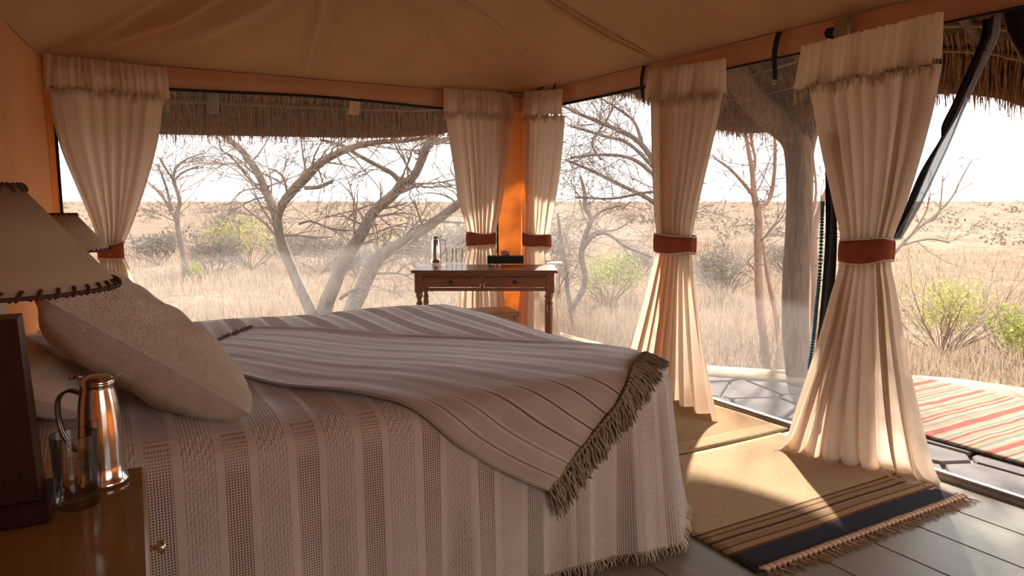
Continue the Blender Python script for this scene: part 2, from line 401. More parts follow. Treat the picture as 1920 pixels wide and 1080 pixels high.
for j in range(NR+1):
    d = 0 if j == 0 else 2.5*(700/2.5)**((j-1)/(NR-1))
    for i in range(NA):
        a = 2*math.pi*i/NA; x, y = 1+d*math.sin(a), 1+d*math.cos(a); gm.v.append((x, y, gz_(x, y)))
for j in range(NR):
    for i in range(NA):
        k = (i+1) % NA; gm.f.append((j*NA+i, (j+1)*NA+i, (j+1)*NA+k, j*NA+k))
tag(gm.build('ground', GROUND), 'dry savanna ground rising to a long pale hill', kind='structure')

# terrace: cement kerb, mortar bed and one slab for each flagstone
EDGE = [Vector((x, y, 0)) for x, y in ((4.05, 6.6), (4.08, 5.4), (4.12, 4.6), (4.27, 4.2), (4.56, 3.88), (4.98, 3.52), (5.32, 3.22), (5.62, 2.85), (5.75, 2.3), (5.78, 1), (5.78, -2))]
EC = catmull(EDGE, 6)
ter = bpy.data.objects.new('terrace', None); COL.objects.link(ter); tag(ter, 'flagstone terrace with a tan cement border', kind='structure')
mb = MB(); n = len(EC); base = [(3.43, p.y, -.07) for p in EC]
mb.v = base+[(p.x-.02, p.y, -.07) for p in EC]+[(p.x-.02, p.y, -.5) for p in EC]
for i in range(n-1): mb.f += [(i, i+1, n+i+1, n+i), (n+i, n+i+1, 2*n+i+1, 2*n+i)]
mb.build('mortar_bed', MORTAR, ter, smooth=False)
rings = []
for i, p in enumerate(EC):
    t = (EC[min(i+1, n-1)]-EC[max(i-1, 0)]).normalized(); nn = Vector((t.y, -t.x, 0)); nn = nn if nn.x < 0 else -nn
    a = p; b = p+nn*.38
    rings.append([(a.x, a.y, -.5), (a.x, a.y, -.055), (a.x+nn.x*.03, a.y+nn.y*.03, -.03), (b.x-nn.x*.03, b.y-nn.y*.03, -.03), (b.x, b.y, -.055), (b.x, b.y, -.1)])
MB().loft(rings, False).build('border', CEMENT, ter)
def inner_x(y): return float(np.interp(y, [p.y for p in reversed(EC)], [p.x for p in reversed(EC)]))-.39
seeds = []
rs = random.Random(3)
for iy in range(22):
    for ix in range(7):
        seeds.append((3.5+ix*.36+rs.uniform(-.15, .15)+(.18 if iy % 2 else 0), -.6+iy*.34+rs.uniform(-.14, .14)))
def clip(poly, px, py, nx, ny):
    o = []
    for i in range(len(poly)):
        a, b = poly[i], poly[(i+1) % len(poly)]
        da = (a[0]-px)*nx+(a[1]-py)*ny; db = (b[0]-px)*nx+(b[1]-py)*ny
        if da <= 0: o.append(a)
        if da*db < 0: t = da/(da-db); o.append((a[0]+(b[0]-a[0])*t, a[1]+(b[1]-a[1])*t))
    return o
for i, (sx, sy) in enumerate(seeds):
    ix = inner_x(sy)
    if sx > ix+.1: continue
    y0, y1 = sy-.6, sy+.6
    poly = [(3.445, y0), (9, y0), (9, y1), (3.445, y1)]
    for j, (qx, qy) in enumerate(seeds):
        d2 = (qx-sx)**2+(qy-sy)**2
        if j == i or d2 > 1.6: continue
        dx, dy = qx-sx, qy-sy; l = math.sqrt(d2)
        poly = clip(poly, (sx+qx)/2-dx/l*.012, (sy+qy)/2-dy/l*.012, dx/l, dy/l)
        if len(poly) < 3: break
    # trim by the border
    sl = (inner_x(sy+.3)-inner_x(sy-.3))/.6; l = math.hypot(1, sl)
    poly = clip(poly, ix-.01, sy, 1/l, -sl/l) if len(poly) > 2 else poly
    if len(poly) < 3: continue
    ar = abs(sum(poly[k][0]*poly[(k+1) % len(poly)][1]-poly[(k+1) % len(poly)][0]*poly[k][1] for k in range(len(poly))))/2
    if ar < .012: continue
    h = -.045+rs.uniform(-.006, .006); cx = sum(p[0] for p in poly)/len(poly); cy = sum(p[1] for p in poly)/len(poly)
    q = [(cx+(p[0]-cx)*.95, cy+(p[1]-cy)*.95) for p in poly]
    MB().loft([[(x, y, -.08) for x, y in poly], [(x, y, h-.008) for x, y in poly], [(x, y, h) for x, y in q]], True, True).build('paving_stone', STONE, ter, smooth=False)

# =================================================================== CURTAINS
def make_curtain(label, rows, npl, tie_v, seed, val_h=.20, tie_tilt=0.0, fringe_side=None):
    """rows: (left point, right point, pleat depth) from the top to the hem"""
    r = random.Random(seed)
    L = catmull([a for a, b, c in rows], 10); R = catmull([b for a, b, c in rows], 10)
    A = [p.x for p in catmull([Vector((c, 0, 0)) for a, b, c in rows], 10)]
    nv = len(L)-1; nu = npl*12
    ph = [r.uniform(-.35, .35) for _ in range(npl+2)]; am = [r.uniform(.65, 1.25) for _ in range(npl+2)]
    def pl(u, k):
        s = u*npl; i = int(s); f_ = s-i
        p = ph[i]*(1-f_)+ph[i+1]*f_; a = am[i]*(1-f_)+am[i+1]*f_
        return a*math.cos(2*math.pi*(s+p*.8))+.22*math.sin(2*math.pi*(s*2.1+k))
    base = (L[-1]+R[-1])/2; base.z = 0
    root = thing('curtain', label, 'curtain', base, group='tied back curtains of the tent')
    mb = MB()
    def fn(u, v):
        i = v*nv; i0 = min(int(i), nv-1); f_ = i-i0
        l = L[i0].lerp(L[i0+1], f_); q = R[i0].lerp(R[i0+1], f_); a = A[i0]*(1-f_)+A[i0+1]*f_
        d = q-l; t = Vector((d.x, d.y, 0)); t.normalize(); n_ = Vector((t.y, -t.x, 0))
        if n_.dot(Vector((0, 0, 0))-Vector((l.x, l.y, 0))) < 0: n_ = -n_
        p = l+d*u+n_*(a*pl(u, v*.6))+t*(a*.35*math.sin(2*math.pi*(u*npl*1.0+.3)))
        if p.z < .008: p.z = .008+.004*math.sin(u*40)
        return p
    # the drape is cut off behind the valance so back light reaches it
    i_ = 0
    while L[0].z-L[i_].z < val_h-.055: i_ += 1
    v0 = i_/nv
    sheet(mb, lambda u, v: fn(u, v0+(1-v0)*v), nu, nv*2)
    part(mb, 'drape', CURT, root)
    # gathered valance with a frayed edge
    top_l, top_r = L[0], R[0]; d = top_r-top_l; t = Vector((d.x, d.y, 0)).normalized(); n_ = Vector((t.y, -t.x, 0))
    if n_.dot(-Vector((top_l.x, top_l.y, 0))) < 0: n_ = -n_
    nv2 = 10; nu2 = int(d.length/.005)
    fr = [r.uniform(0, 6.28) for _ in range(6)]
    def vfn(u, v):
        p = top_l+d*u
        g = math.sin(u*d.length*2*math.pi/.046+fr[0]+2.2*math.sin(u*13+fr[1])+1.2*math.sin(u*29+fr[5]))*(.010+.015*v)*(.75+.5*math.sin(u*21+fr[4]))+math.sin(u*d.length*2*math.pi/.017+fr[2])*.005*(1-v)
        off = .024+.012*v*(1+.4*math.sin(u*31+fr[3]))
        spread = (u-.5)*.02*v
        return p+n_*(off+g+A[0]*.55*pl(u, 0)*(.4+.6*v))+t*spread+Vector((0, 0, .035+.003*(1-v)*math.sin(u*d.length*2*math.pi/.03+2*math.sin(u*17))-val_h*v+.012*v*math.sin(u*23+fr[4])-.02*(math.sin(v*9)*.15)))
    vm = MB(); sheet(vm, vfn, nu2, nv2)
    part(vm, 'valance', CURT, root)
    fm = MB()
    for k in range(int(nu2*2.2)):
        u = r.random(); p = vfn(u, 1.0); l_ = r.uniform(.02, .06)*(1.6 if (u < .05 or u > .95) else 1)
        e = p+Vector((r.uniform(-.008, .008), r.uniform(-.008, .008), -l_))
        fm.tube([p+Vector((0, 0, .006)), (p+e)/2+Vector((r.uniform(-.004, .004), 0, 0)), e], [.0018, .0016, .0010], 3, False)
    o = part(fm, 'valance_fringe', FRNG, root); tag(o, kind='stuff')
    # tieback: a band round the gathered cloth with piped edges
    i = tie_v*nv; i0 = int(i); l = L[i0]; q = R[i0]; c = (l+q)/2; d2 = q-l; hw = d2.length/2*1.06+.004; t2 = Vector((d2.x, d2.y, 0)).normalized()
    n2 = Vector((t2.y, -t2.x, 0)); dep = A[i0]*1.7+.03; hb_ = .055
    tb = MB(); NB = 40; edges = {0: [], 1: []}; rr = []
    for k in range(NB):
        an = 2*math.pi*k/NB; ca, sa = math.cos(an), math.sin(an)
        ca2 = math.copysign(abs(ca)**.8, ca); sa2 = math.copysign(abs(sa)**.8, sa)
        tl = tie_tilt*ca
        pts = []
        for zz, bl in ((-hb_, 1.0), (-hb_*.5, 1.02), (0, 1.025), (hb_*.5, 1.02), (hb_, 1.0)):
            pts.append(c+t2*(hw*bl*ca2)+n2*(dep*bl*sa2)+Vector((0, 0, zz*(1+.12*math.sin(an*2+seed))+tl+.004*math.sin(3*an))))
        rr.append(pts); edges[0].append(pts[0]); edges[1].append(pts[-1])
    rr.append(rr[0]); tb.loft(rr, False)
    band = part(tb, 'tieback', RUST, root); solid(band, .005)
    band['label'] = 'rust red tieback with cream piping'
    for e in edges.values():
        MB().tube(e+[e[0], e[1]], .0048, 6).build('piping', FRNG, band, origin=tuple(root.location))
    return root
def B(px, py, y=YB-.09): return at(px, py, 1, y)
def Rr(px, py, x=XR-.085): return at(px, py, 0, x)
def zfix(p, z, **k): p.z = z; return p
rows = [(B(82, 112), B(312, 138), .020), (B(90, 190), B(303, 200), .026), (B(108, 270), B(292, 270), .030), (B(140, 350), B(270, 350), .030), (B(172, 420), B(246, 420), .026),
        (B(186, 470), B(229, 470), .020), (B(182, 520), B(246, 520), .028), (B(160, 610), B(262, 610), .035), (B(140, 690), B(270, 690), .04)]
rows[-1] = (zfix(rows[-1][0], .01), zfix(rows[-1][1], .01), .04)
make_curtain('cream curtain tied back beside the canvas wall, behind the far lamp', rows, 8, 5/8, 1)
rows = [(B(830, 174), B(957, 182), .016), (B(838, 240), B(953, 240), .022), (B(850, 310), B(947, 310), .026), (B(862, 380), B(938, 380), .024), (B(878, 448), B(926, 448), .017),
        (B(868, 500), B(934, 500), .024), (B(862, 570), B(942, 570), .03), (B(858, 640), B(946, 640), .03)]
rows[-1] = (zfix(rows[-1][0], .01), zfix(rows[-1][1], .01), .03)
make_curtain('cream curtain left of the orange corner panel, behind the tissue box', rows, 8, 4/7, 2)
rows = [(Rr(988, 180), Rr(1060, 176), .016), (Rr(987, 250), Rr(1055, 250), .020), (Rr(986, 330), Rr(1046, 330), .022), (Rr(988, 400), Rr(1035, 400), .020), (Rr(985, 450), Rr(1028, 450), .014),
        (Rr(982, 500), Rr(1033, 500), .020), (Rr(974, 570), Rr(1040, 570), .03), (Rr(966, 650), Rr(1050, 650), .03)]
rows[-1] = (zfix(rows[-1][0], .01), zfix(rows[-1][1], .01), .03)
make_curtain('narrow cream curtain right of the orange corner panel', rows, 6, 4/7, 3)
rows = [(Rr(1221, 142), Rr(1364, 122), .018), (Rr(1224, 220), Rr(1350, 210), .026), (Rr(1227, 310), Rr(1330, 305), .030), (Rr(1230, 395), Rr(1308, 395), .028), (Rr(1233, 457), Rr(1298, 457), .020),
        (Rr(1218, 530), Rr(1303, 530), .030), (Rr(1194, 620), Rr(1316, 620), .04), (Rr(1166, 710, XR-.12), Rr(1334, 710, XR-.16), .05), (Rr(1140, 770), at(1354, 790, 2, .008), .05)]
rows[-1] = (zfix(rows[-1][0], .008), rows[-1][1], .05)
make_curtain('cream curtain standing past the foot of the bed, near the forked post', rows, 8, 4/8, 4)
rows = [(Rr(1509, 100), Rr(1772, 38), .022), (Rr(1528, 190), Rr(1754, 160), .034), (Rr(1548, 290), Rr(1728, 270), .038), (Rr(1568, 380), Rr(1698, 375), .034), (Rr(1582, 470), Rr(1668, 470), .024),
        (Rr(1562, 560, XR-.10), Rr(1680, 560, XR-.09), .04), (Rr(1532, 660, XR-.16), Rr(1698, 670, XR-.10), .055), (Rr(1496, 760, XR-.24), Rr(1722, 790, XR-.10), .065), (at(1468, 830, 2, .03), at(1750, 890, 2, .03), .06), (at(1440, 846, 2, .008), at(1792, 926, 2, .008), .025)]
make_curtain('large cream curtain puddling on the rug at the doorway', rows, 8, 4/9, 5, val_h=.215, tie_tilt=.012)

# =================================================================== BED
BX0, BX1, BY0, BY1, BT = -.40, 1.93, 1.95, 4.10, .66
bed = thing('bed', 'wide bed with low dark headboard under the striped bedspread', 'bed', (.8, 3.0, 0))
part(MB().box((BX0+.06, BY0+.10, .06), (BX1-.12, BY1-.10, .30), .01), 'bed_frame', DARKWOOD, bed, smooth=False)
part(MB().box((BX0+.05, BY0+.07, .31), (BX1-.09, BY1-.07, BT-.07), .03), 'mattress', BLANK_BASE, bed, smooth=False)
part(MB().box((BX0-.06, BY0+.02, .0), (BX0+.0, BY1-.02, .92), .015), 'headboard', DARKWOOD, bed, smooth=False)
RC = .14
def prof(over):
    """over = cloth length beyond the straight top, returns (out, down) round the mattress edge"""
    r = .085; q = r*math.pi/2
    if over <= 0: return over, 0.0
    if over < q: a = over/r; return r*math.sin(a), r*(1-math.cos(a))
    return r, r+(over-q)
def bed_top(x, y):
    u = (x-BX0)/(BX1-BX0); v = (y-BY0)/(BY1-BY0)
    e = min(x-BX0+.3, BX1-x, y-BY0, BY1-y); e = max(0, min(1, e/.35))
    return BT+.035*(1-(1-e)**2)+.006*math.sin(x*7+1)*math.sin(y*6)-.012*math.exp(-((x-.45)**2+(y-2.35)**2)/.03)
RI = .085
def perim(inset):
    """closed run near side, foot, far side of the bed; gives (x, y, outward, cloth s)"""
    x1, y0, y1 = BX1-inset, BY0+inset, BY1-inset; out = []; rc = max(RC, .01)
    s = BX0
    for k in range(150): x = BX0+(x1-rc-BX0)*k/149; out.append((x, y0, (0, -1), x))
    s = x1-rc
    for k in range(1, 24): a = math.pi/2*k/24; out.append((x1-rc+rc*math.sin(a), y0+rc-rc*math.cos(a), (math.sin(a), -math.cos(a)), s+rc*a*1.6))
    s2 = s+rc*math.pi/2*1.6
    for k in range(90): y = y0+rc+(y1-y0-2*rc)*k/89; out.append((x1, y, (1, 0), s2+(y-y0-rc)))
    for k in range(1, 16): a = math.pi/2*k/16; out.append((x1-rc+rc*math.cos(a), y1-rc+rc*math.sin(a), (math.cos(a), math.sin(a)), s2+3+rc*a))
    for k in range(80): x = x1-rc+(BX0-x1+rc)*k/79; out.append((x, y1, (0, 1), x))
    return out
def folds(s, i, n):
    near = s if i < 150 else None
    return .5*math.sin(s*19+.7)+.35*math.sin(s*31+2)+.25*math.sin(s*47)
def bedspread(name, mat, shrink, hem, root_label, cat, fold=1.0):
    P = perim(RI); n = len(P); mb = MB(); su = []; sv = []
    depth = BT-hem
    hs = [k/34*depth for k in range(35)]
    for h in hs:
        for i, (x, y, o, s) in enumerate(P):
            if h < RI: out_ = math.sqrt(max(0, RI*RI-(RI-h)**2))
            else: out_ = RI
            hh = max(0, h-RI)/(depth-RI)
            corner = math.exp(-(((x-BX1)**2+(y-BY0)**2))/.10)
            wave = folds(s, i, n)
            # folds stay shallow along the nightstand and deepen towards the corner
            amp = (.010+.045*corner+.008*(x > .3))*hh*fold
            flare = (.015+.085*corner+.02*(o[0] > .5))*hh
            d = out_+flare+amp*wave-shrink
            z0 = bed_top(min(x, BX1-RI), max(BY0+RI, min(BY1-RI, y)))
            z = z0-h*(z0-hem)/depth+(.012*wave*hh*hh)*fold
            mb.v.append((x+o[0]*d, y+o[1]*d, max(z-shrink*.6, .012))); su.append(s); sv.append(h*(1+.02*math.sin(s*5)))
    for j in range(34):
        for i in range(n-1): mb.f.append((j*n+i, (j+1)*n+i, (j+1)*n+i+1, j*n+i+1))
    # the top, a grid inside the run
    nb = len(mb.v); NXX, NYY = 90, 80
    x1, y0, y1 = BX1-RI, BY0+RI, BY1-RI
    for j in range(NYY+1):
        for i in range(NXX+1):
            y = y0+(y1-y0)*j/NYY
            # follow the rounded foot corners
            c = 0
            if y < y0+RC: c = RC-math.sqrt(max(0, RC**2-(y0+RC-y)**2))
            if y > y1-RC: c = RC-math.sqrt(max(0, RC**2-(y-y1+RC)**2))
            x = BX0+(x1-c-BX0)*i/NXX
            mb.v.append((x, y, bed_top(x, y)-shrink*.6)); su.append(x); sv.append(-(y-y0))
    for j in range(NYY):
        for i in range(NXX): a = nb+j*(NXX+1)+i; mb.f.append((a, a+1, a+NXX+2, a+NXX+1))
    return mb, su, sv
m, nt, out = mk('striped_open_weave')
aS = nd(nt, 'ShaderNodeAttribute', attribute_name='su').outputs['Fac']; aV = nd(nt, 'ShaderNodeAttribute', attribute_name='sv').outputs['Fac']
PER = .186
fr = math_(nt, 'FRACT', math_(nt, 'ADD', math_(nt, 'DIVIDE', math_(nt, 'SUBTRACT', aS, .093), PER), 10.5))
ds = math_(nt, 'ABSOLUTE', math_(nt, 'SUBTRACT', fr, .5))              # 0 in the middle of an open stripe
inst = math_(nt, 'LESS_THAN', ds, .165); inband = math_(nt, 'LESS_THAN', ds, .28)
CW = .0074
hx = math_(nt, 'GREATER_THAN', math_(nt, 'FRACT', math_(nt, 'ADD', math_(nt, 'DIVIDE', aS, CW), 300)), .44)
hy = math_(nt, 'GREATER_THAN', math_(nt, 'FRACT', math_(nt, 'ADD', math_(nt, 'DIVIDE', aV, CW), 300)), .44)
hole = math_(nt, 'MULTIPLY', math_(nt, 'MULTIPLY', hx, hy), inst)
v = coords(nt); nz = noise(nt, v, 7, 4)
cx = nd(nt, 'ShaderNodeCombineXYZ'); nt.links.new(aS, cx.inputs[0]); nt.links.new(aV, cx.inputs[1])
def wave2(dirn, sc):
    wt = nd(nt, 'ShaderNodeTexWave', bands_direction=dirn); wt.inputs['Scale'].default_value = sc; wt.inputs['Distortion'].default_value = 1.5
    nt.links.new(cx.outputs[0], wt.inputs[0]); return wt.outputs[1]
wv = math_(nt, 'MULTIPLY', wave2('X', 34), wave2('Y', 40)); wv = math_(nt, 'ADD', wv, math_(nt, 'MULTIPLY', wave2('DIAGONAL', 30), .6))
plainb = math_(nt, 'SUBTRACT', 1.0, inband); hgt = math_(nt, 'MULTIPLY', wv, plainb)
col = ramp(nt, nz, [(.3, (.74, .64, .54)), (.7, (.82, .72, .62))])
col = mixc(nt, math_(nt, 'MULTIPLY', inband, .3), col, (.62, .52, .42))
col = mixc(nt, math_(nt, 'MULTIPLY', math_(nt, 'SUBTRACT', 1.0, wv), math_(nt, 'MULTIPLY', plainb, .45)), col, (.50, .41, .33))
nm = bump(nt, hgt, .6, .005)
b = pbsdf(nt, col, .65, 0, nm, .4, 1.0); tl = nd(nt, 'ShaderNodeBsdfTranslucent'); tl.inputs[0].default_value = (.75, .52, .36, 1)
mx = nd(nt, 'ShaderNodeMixShader'); mx.inputs[0].default_value = .22; nt.links.new(b.outputs[0], mx.inputs[1]); nt.links.new(tl.outputs[0], mx.inputs[2])
tp = nd(nt, 'ShaderNodeBsdfTransparent'); mx2 = nd(nt, 'ShaderNodeMixShader'); nt.links.new(hole, mx2.inputs[0])
nt.links.new(mx.outputs[0], mx2.inputs[1]); nt.links.new(tp.outputs[0], mx2.inputs[2]); nt.links.new(mx2.outputs[0], out.inputs[0])
COVER = m
root = thing('bedspread', 'cream woven bedspread with open lattice stripes hanging to the floor', 'bedspread', (.8, 3.0, .02))
mb, su, sv = bedspread('cloth', COVER, 0, .03, '', '')
part(mb, 'cloth', COVER, root, attrs={'su': su, 'sv': sv})
hf = MB(); r = random.Random(5); P = perim(RI); n = len(P)
hemrow = mb.v[34*n:35*n]
for i in range(60, 230):
    for k in range(3):
        f_ = r.random(); a = Vector(hemrow[i]).lerp(Vector(hemrow[i+1]), f_); o = P[i][2]
        e = Vector((a.x+o[0]*r.uniform(0, .03)+r.uniform(-.012, .012), a.y+o[1]*r.uniform(0, .03)+r.uniform(-.01, .01), .006))
        hf.tube([a+Vector((0, 0, .01)), (a+e)/2+Vector((o[0]*.008, o[1]*.008, .004)), e], [.0022, .002, .0012], 3, False)
tag(part(hf, 'hem_fringe', FRNG, root), kind='stuff')
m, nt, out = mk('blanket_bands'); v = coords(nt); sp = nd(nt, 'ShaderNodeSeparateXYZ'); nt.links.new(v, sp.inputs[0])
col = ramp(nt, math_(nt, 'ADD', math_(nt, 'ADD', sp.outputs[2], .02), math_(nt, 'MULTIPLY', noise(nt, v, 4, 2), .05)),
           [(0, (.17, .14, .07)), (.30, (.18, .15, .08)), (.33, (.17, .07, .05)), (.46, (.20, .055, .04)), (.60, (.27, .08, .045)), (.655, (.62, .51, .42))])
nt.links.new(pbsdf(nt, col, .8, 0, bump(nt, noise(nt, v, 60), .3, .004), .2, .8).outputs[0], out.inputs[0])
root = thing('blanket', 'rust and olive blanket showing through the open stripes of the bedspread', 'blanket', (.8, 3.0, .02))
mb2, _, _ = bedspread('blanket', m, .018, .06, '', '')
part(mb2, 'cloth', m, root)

# ---- throw: lies corner-wise over the bed and down its near side
def bed_surf(u, v, off):
    """flat cloth place (u along x, v along y, v below the near edge hangs down)"""
    yin = BY0+RI; xin = BX1-RI
    ov = yin-v; ou = u-xin
    oy, dy = prof(ov) if ov > 0 else (-(v-yin), 0); ox, dx = prof(ou) if ou > 0 else (ou, 0)
    x = xin+ox; y = yin-oy
    ny = 0 if ov <= 0 else min(1, ov/(RI*1.57)); nx = 0 if ou <= 0 else min(1, ou/(RI*1.57))
    z = bed_top(min(x, xin), max(y, yin))-dy-dx+off*max(0, 1-max(nx, ny))
    hang = max(0, ov-RI*1.57)
    return Vector((x+off*nx, y-off*ny-hang*.06, z))
T0, T1, T2, T3 = Vector((.60, 3.50)), Vector((1.89, 2.20)), Vector((1.235, 1.66)), Vector((.20, 2.88))
def throw_uv(s, t):                                      # s along (left to right), t across (far to near)
    a = T0.lerp(T1, s); b = T3.lerp(T2, s)
    b = b+Vector((.03*math.sin(s*math.pi), -.23*math.sin(s*math.pi)))
    return a.lerp(b, t)
NS, NT_ = 150, 70
tm = MB(); ta = []; ts = []
for j in range(NT_+1):
    for i in range(NS+1):
        s, t = i/NS, j/NT_; p = throw_uv(s, t)
        wr_ = .0012*math.sin(t*38+s*5)+.0008*math.sin(t*71-s*9+1)+.004*math.sin(s*9+t*4)
        edge_lift = .006*math.exp(-((t)/.03)**2)
        ov = max(0, BY0-p.y)
        q = bed_surf(p.x, p.y, .016+wr_*(1 if ov == 0 else 1.5)+edge_lift)
        q.y -= ov*.05*math.sin(s*14+1)
        tm.v.append(tuple(q)); ta.append(t); ts.append(s)
for j in range(NT_):
    for i in range(NS): a = j*(NS+1)+i; tm.f.append((a, a+1, a+NS+2, a+NS+1))
m, nt, out = mk('striped_throw'); aT = nd(nt, 'ShaderNodeAttribute', attribute_name='tv').outputs['Fac']
base = (.45, .365, .295); dk = (.12, .065, .045); lt = (.54, .445, .365)
stops = [(0, dk), (.012, base)]
for c0 in (.50, .60, .69, .775, .86, .93):
    stops += [(c0-.010, lt), (c0, dk), (c0+.007, lt), (c0+.017, base)]
stops = stops[:31]
def ramp_big(stops):
    return ramp(nt, aT, stops, 'CONSTANT')
col = ramp_big(stops)
v = coords(nt); nz = noise(nt, v, 9, 5)
wt = nd(nt, 'ShaderNodeMath', operation='SINE'); nt.links.new(math_(nt, 'MULTIPLY', aT, 700.0), wt.inputs[0])
col = mixc(nt, .35, col, ramp(nt, nz, [(.3, (.6, .6, .6)), (.7, (1.15, 1.15, 1.15))]), 'MULTIPLY')
nm = bump(nt, math_(nt, 'ADD', math_(nt, 'MULTIPLY', wt.outputs[0], .3), nz), .35, .003)
nt.links.new(pbsdf(nt, col, .65, 0, nm, .4, .9).outputs[0], out.inputs[0]); THROW = m
root = thing('throw_blanket', 'brown striped throw with thick tassels spread corner-wise over the bed', 'throw', (1.1, 2.6, .68))
solid(part(tm, 'cloth', THROW, root, attrs={'tv': ta}), .007, 0)
TASS = simple('throw_yarn', (.36, .275, .195), (.25, .185, .13), .95, nscale=80, bs=.2)
def tassel_row(s_end, cnt, lay, seed, ln=(.085, .125)):
    mbb = MB(); r = random.Random(seed)
    for k in range(cnt):
        t = (k+.5)/cnt; p = throw_uv(s_end, t); q = throw_uv(s_end+(.02 if s_end > .5 else -.02), t); d = (q-p).normalized()
        a = bed_surf(p.x, p.y, .022)
        mbb.tube([a-Vector((0, 0, .006)), a+Vector((d.x*.010, d.y*.010, .006))], [.009, .007], 6)
        for j in range(9):
            L_ = r.uniform(*ln); pts = [a+Vector((r.uniform(-.004, .004), r.uniform(-.004, .004), .003))]
            dirv = Vector((d.x, d.y))+Vector((r.uniform(-.45, .45), r.uniform(-.45, .45)))
            dd = Vector((p.x, p.y)); wob = r.uniform(0, 6)
            off0 = r.uniform(.008, .034)
            for m_ in range(1, 7):
                f_ = m_/6
                # on the hanging side the strands turn downwards
                dd = dd+(dirv.normalized()*(L_/6))*.62 if p.y > BY0 else dd+(dirv.normalized()*(L_/6))*.45+Vector((0, -L_/6*.75))
                if p.y > BY0: dd = dd+Vector((0, -L_/6*.35))
                pt = bed_surf(dd.x+.005*math.sin(wob+m_*1.4), dd.y, off0*(1-.3*f_)+.004*math.sin(wob+m_*2))
                pts.append(pt)
            mbb.tube(pts, [.0042, .004, .0038, .0036, .0034, .003, .0018], 4, False)
    return mbb
tag(part(tassel_row(1.0, 46, 0, 1), 'tassel_fringe', TASS, root), kind='stuff')
tag(part(tassel_row(0.0, 30, 0, 2, (.05, .08)), 'tassel_fringe', TASS, root), kind='stuff')

# ---- pillows
def pillow(label, loc, rot, w_, l_, th, mat=PILLOW, seed=0):
    mb = MB(); N = 36; r = random.Random(seed); a0 = r.uniform(0, 6)
    root = thing('pillow', label, 'pillow', loc, group='woven pillows against the headboard'); root.rotation_euler = rot
    def pos(i, j, s):
        u, v = i/N*2-1, j/N*2-1
        e = (1-abs(u)**2.6)*(1-abs(v)**2.6); t = th*max(e, 0)**.34
        pin = 1-.05*(1-abs(u))*0-.085*(1-u*u)*(abs(v)**3); pin2 = 1-.085*(1-v*v)*(abs(u)**3)
        wr_ = .008*math.sin(u*5+v*3+a0)*e+.005*math.sin(u*11-v*7+a0)*e
        return (u*w_/2*pin2, v*l_/2*pin, s*(t/2)+wr_*s)
    n = N+1
    for s in (1, -1):
        b = len(mb.v)
        for j in range(n):
            for i in range(n): mb.v.append(pos(i, j, s))
        for j in range(N):
            for i in range(N):
                q = (b+j*n+i, b+j*n+i+1, b+(j+1)*n+i+1, b+(j+1)*n+i); mb.f.append(q if s > 0 else tuple(reversed(q)))
    mb.build('pillow_case', mat, root)
    pp = []
    for k in range(N): pp.append(pos(k, 0, 0))
    for k in range(N): pp.append(pos(N, k, 0))
    for k in range(N): pp.append(pos(N-k, N, 0))
    for k in range(N): pp.append(pos(0, N-k, 0))
    MB().tube(pp+[pp[0]], .0015, 6).build('piping', mat, root)
    return root
pillow('plump cream woven pillow nearest the nightstand, leaning back', (.085, 2.36, .885), (0, math.radians(38), math.radians(4)), .60, .62, .25, seed=1)
pillow('cream woven pillow in the middle of the row, half hidden', (.06, 2.98, .845), (0, math.radians(36), math.radians(-2)), .60, .60, .21, seed=2)
pillow('cream woven pillow at the far side of the bed', (.07, 3.63, .835), (0, math.radians(37), math.radians(-3)), .62, .62, .20, seed=3)
pillow('flat sleeping pillow lying behind the nearest woven pillow', (-.22, 2.50, .80), (0, math.radians(24), 0), .34, .60, .15, mat=simple('white_linen', (.78, .68, .58), (.72, .62, .52), .95, nscale=10, bs=.2), seed=4)

# =================================================================== NIGHTSTANDS AND LAMPS
def nightstand(label, loc, rz, w_, d_, h_):
    t = thing('nightstand', label, 'nightstand', loc, rz, 'bedside tables')
    MB().box((-d_, -w_, h_-.028), (0, 0, h_), .006).build('top', NIGHTWOOD, t, smooth=False)
    MB().box((-d_+.012, -w_+.015, .06), (-.014, -.015, h_-.028)).build('body', NIGHTWOOD, t, smooth=False)
    dh = (h_-.028-.09)/3
    for k in range(3):
        z0 = .08+k*dh
        dr = MB().box((-.014, -w_+.03, z0), (.0, -.03, z0+dh-.012), .004).build('drawer', NIGHTWOOD, t, smooth=False)
        MB().lathe([(.004, -.004), (.004, .012), (.014, .018), (.016, .026), (.010, .032), (.001, .034)], 14).build('knob', STEEL, dr)
        kn = dr.children[0]; kn.rotation_euler = (0, math.pi/2, 0); kn.location = (0.0, -w_*.5+.17, z0+dh*.55)
    for sx in (-d_+.03, -.03):
        for sy in (-w_+.03, -.03): MB().box((sx-.015, sy-.015, 0), (sx+.015, sy+.015, .06)).build('foot', NIGHTWOOD, t, smooth=False)
    return t
NZ = .68
nightstand('polished wooden nightstand in the foreground carrying lamp and jug', (.058, 1.845, 0), math.radians(-2), .72, .50, NZ)
nightstand('far wooden nightstand behind the pillows under the second lamp', (.0, 4.75, 0), 0, .45, .34, .585)
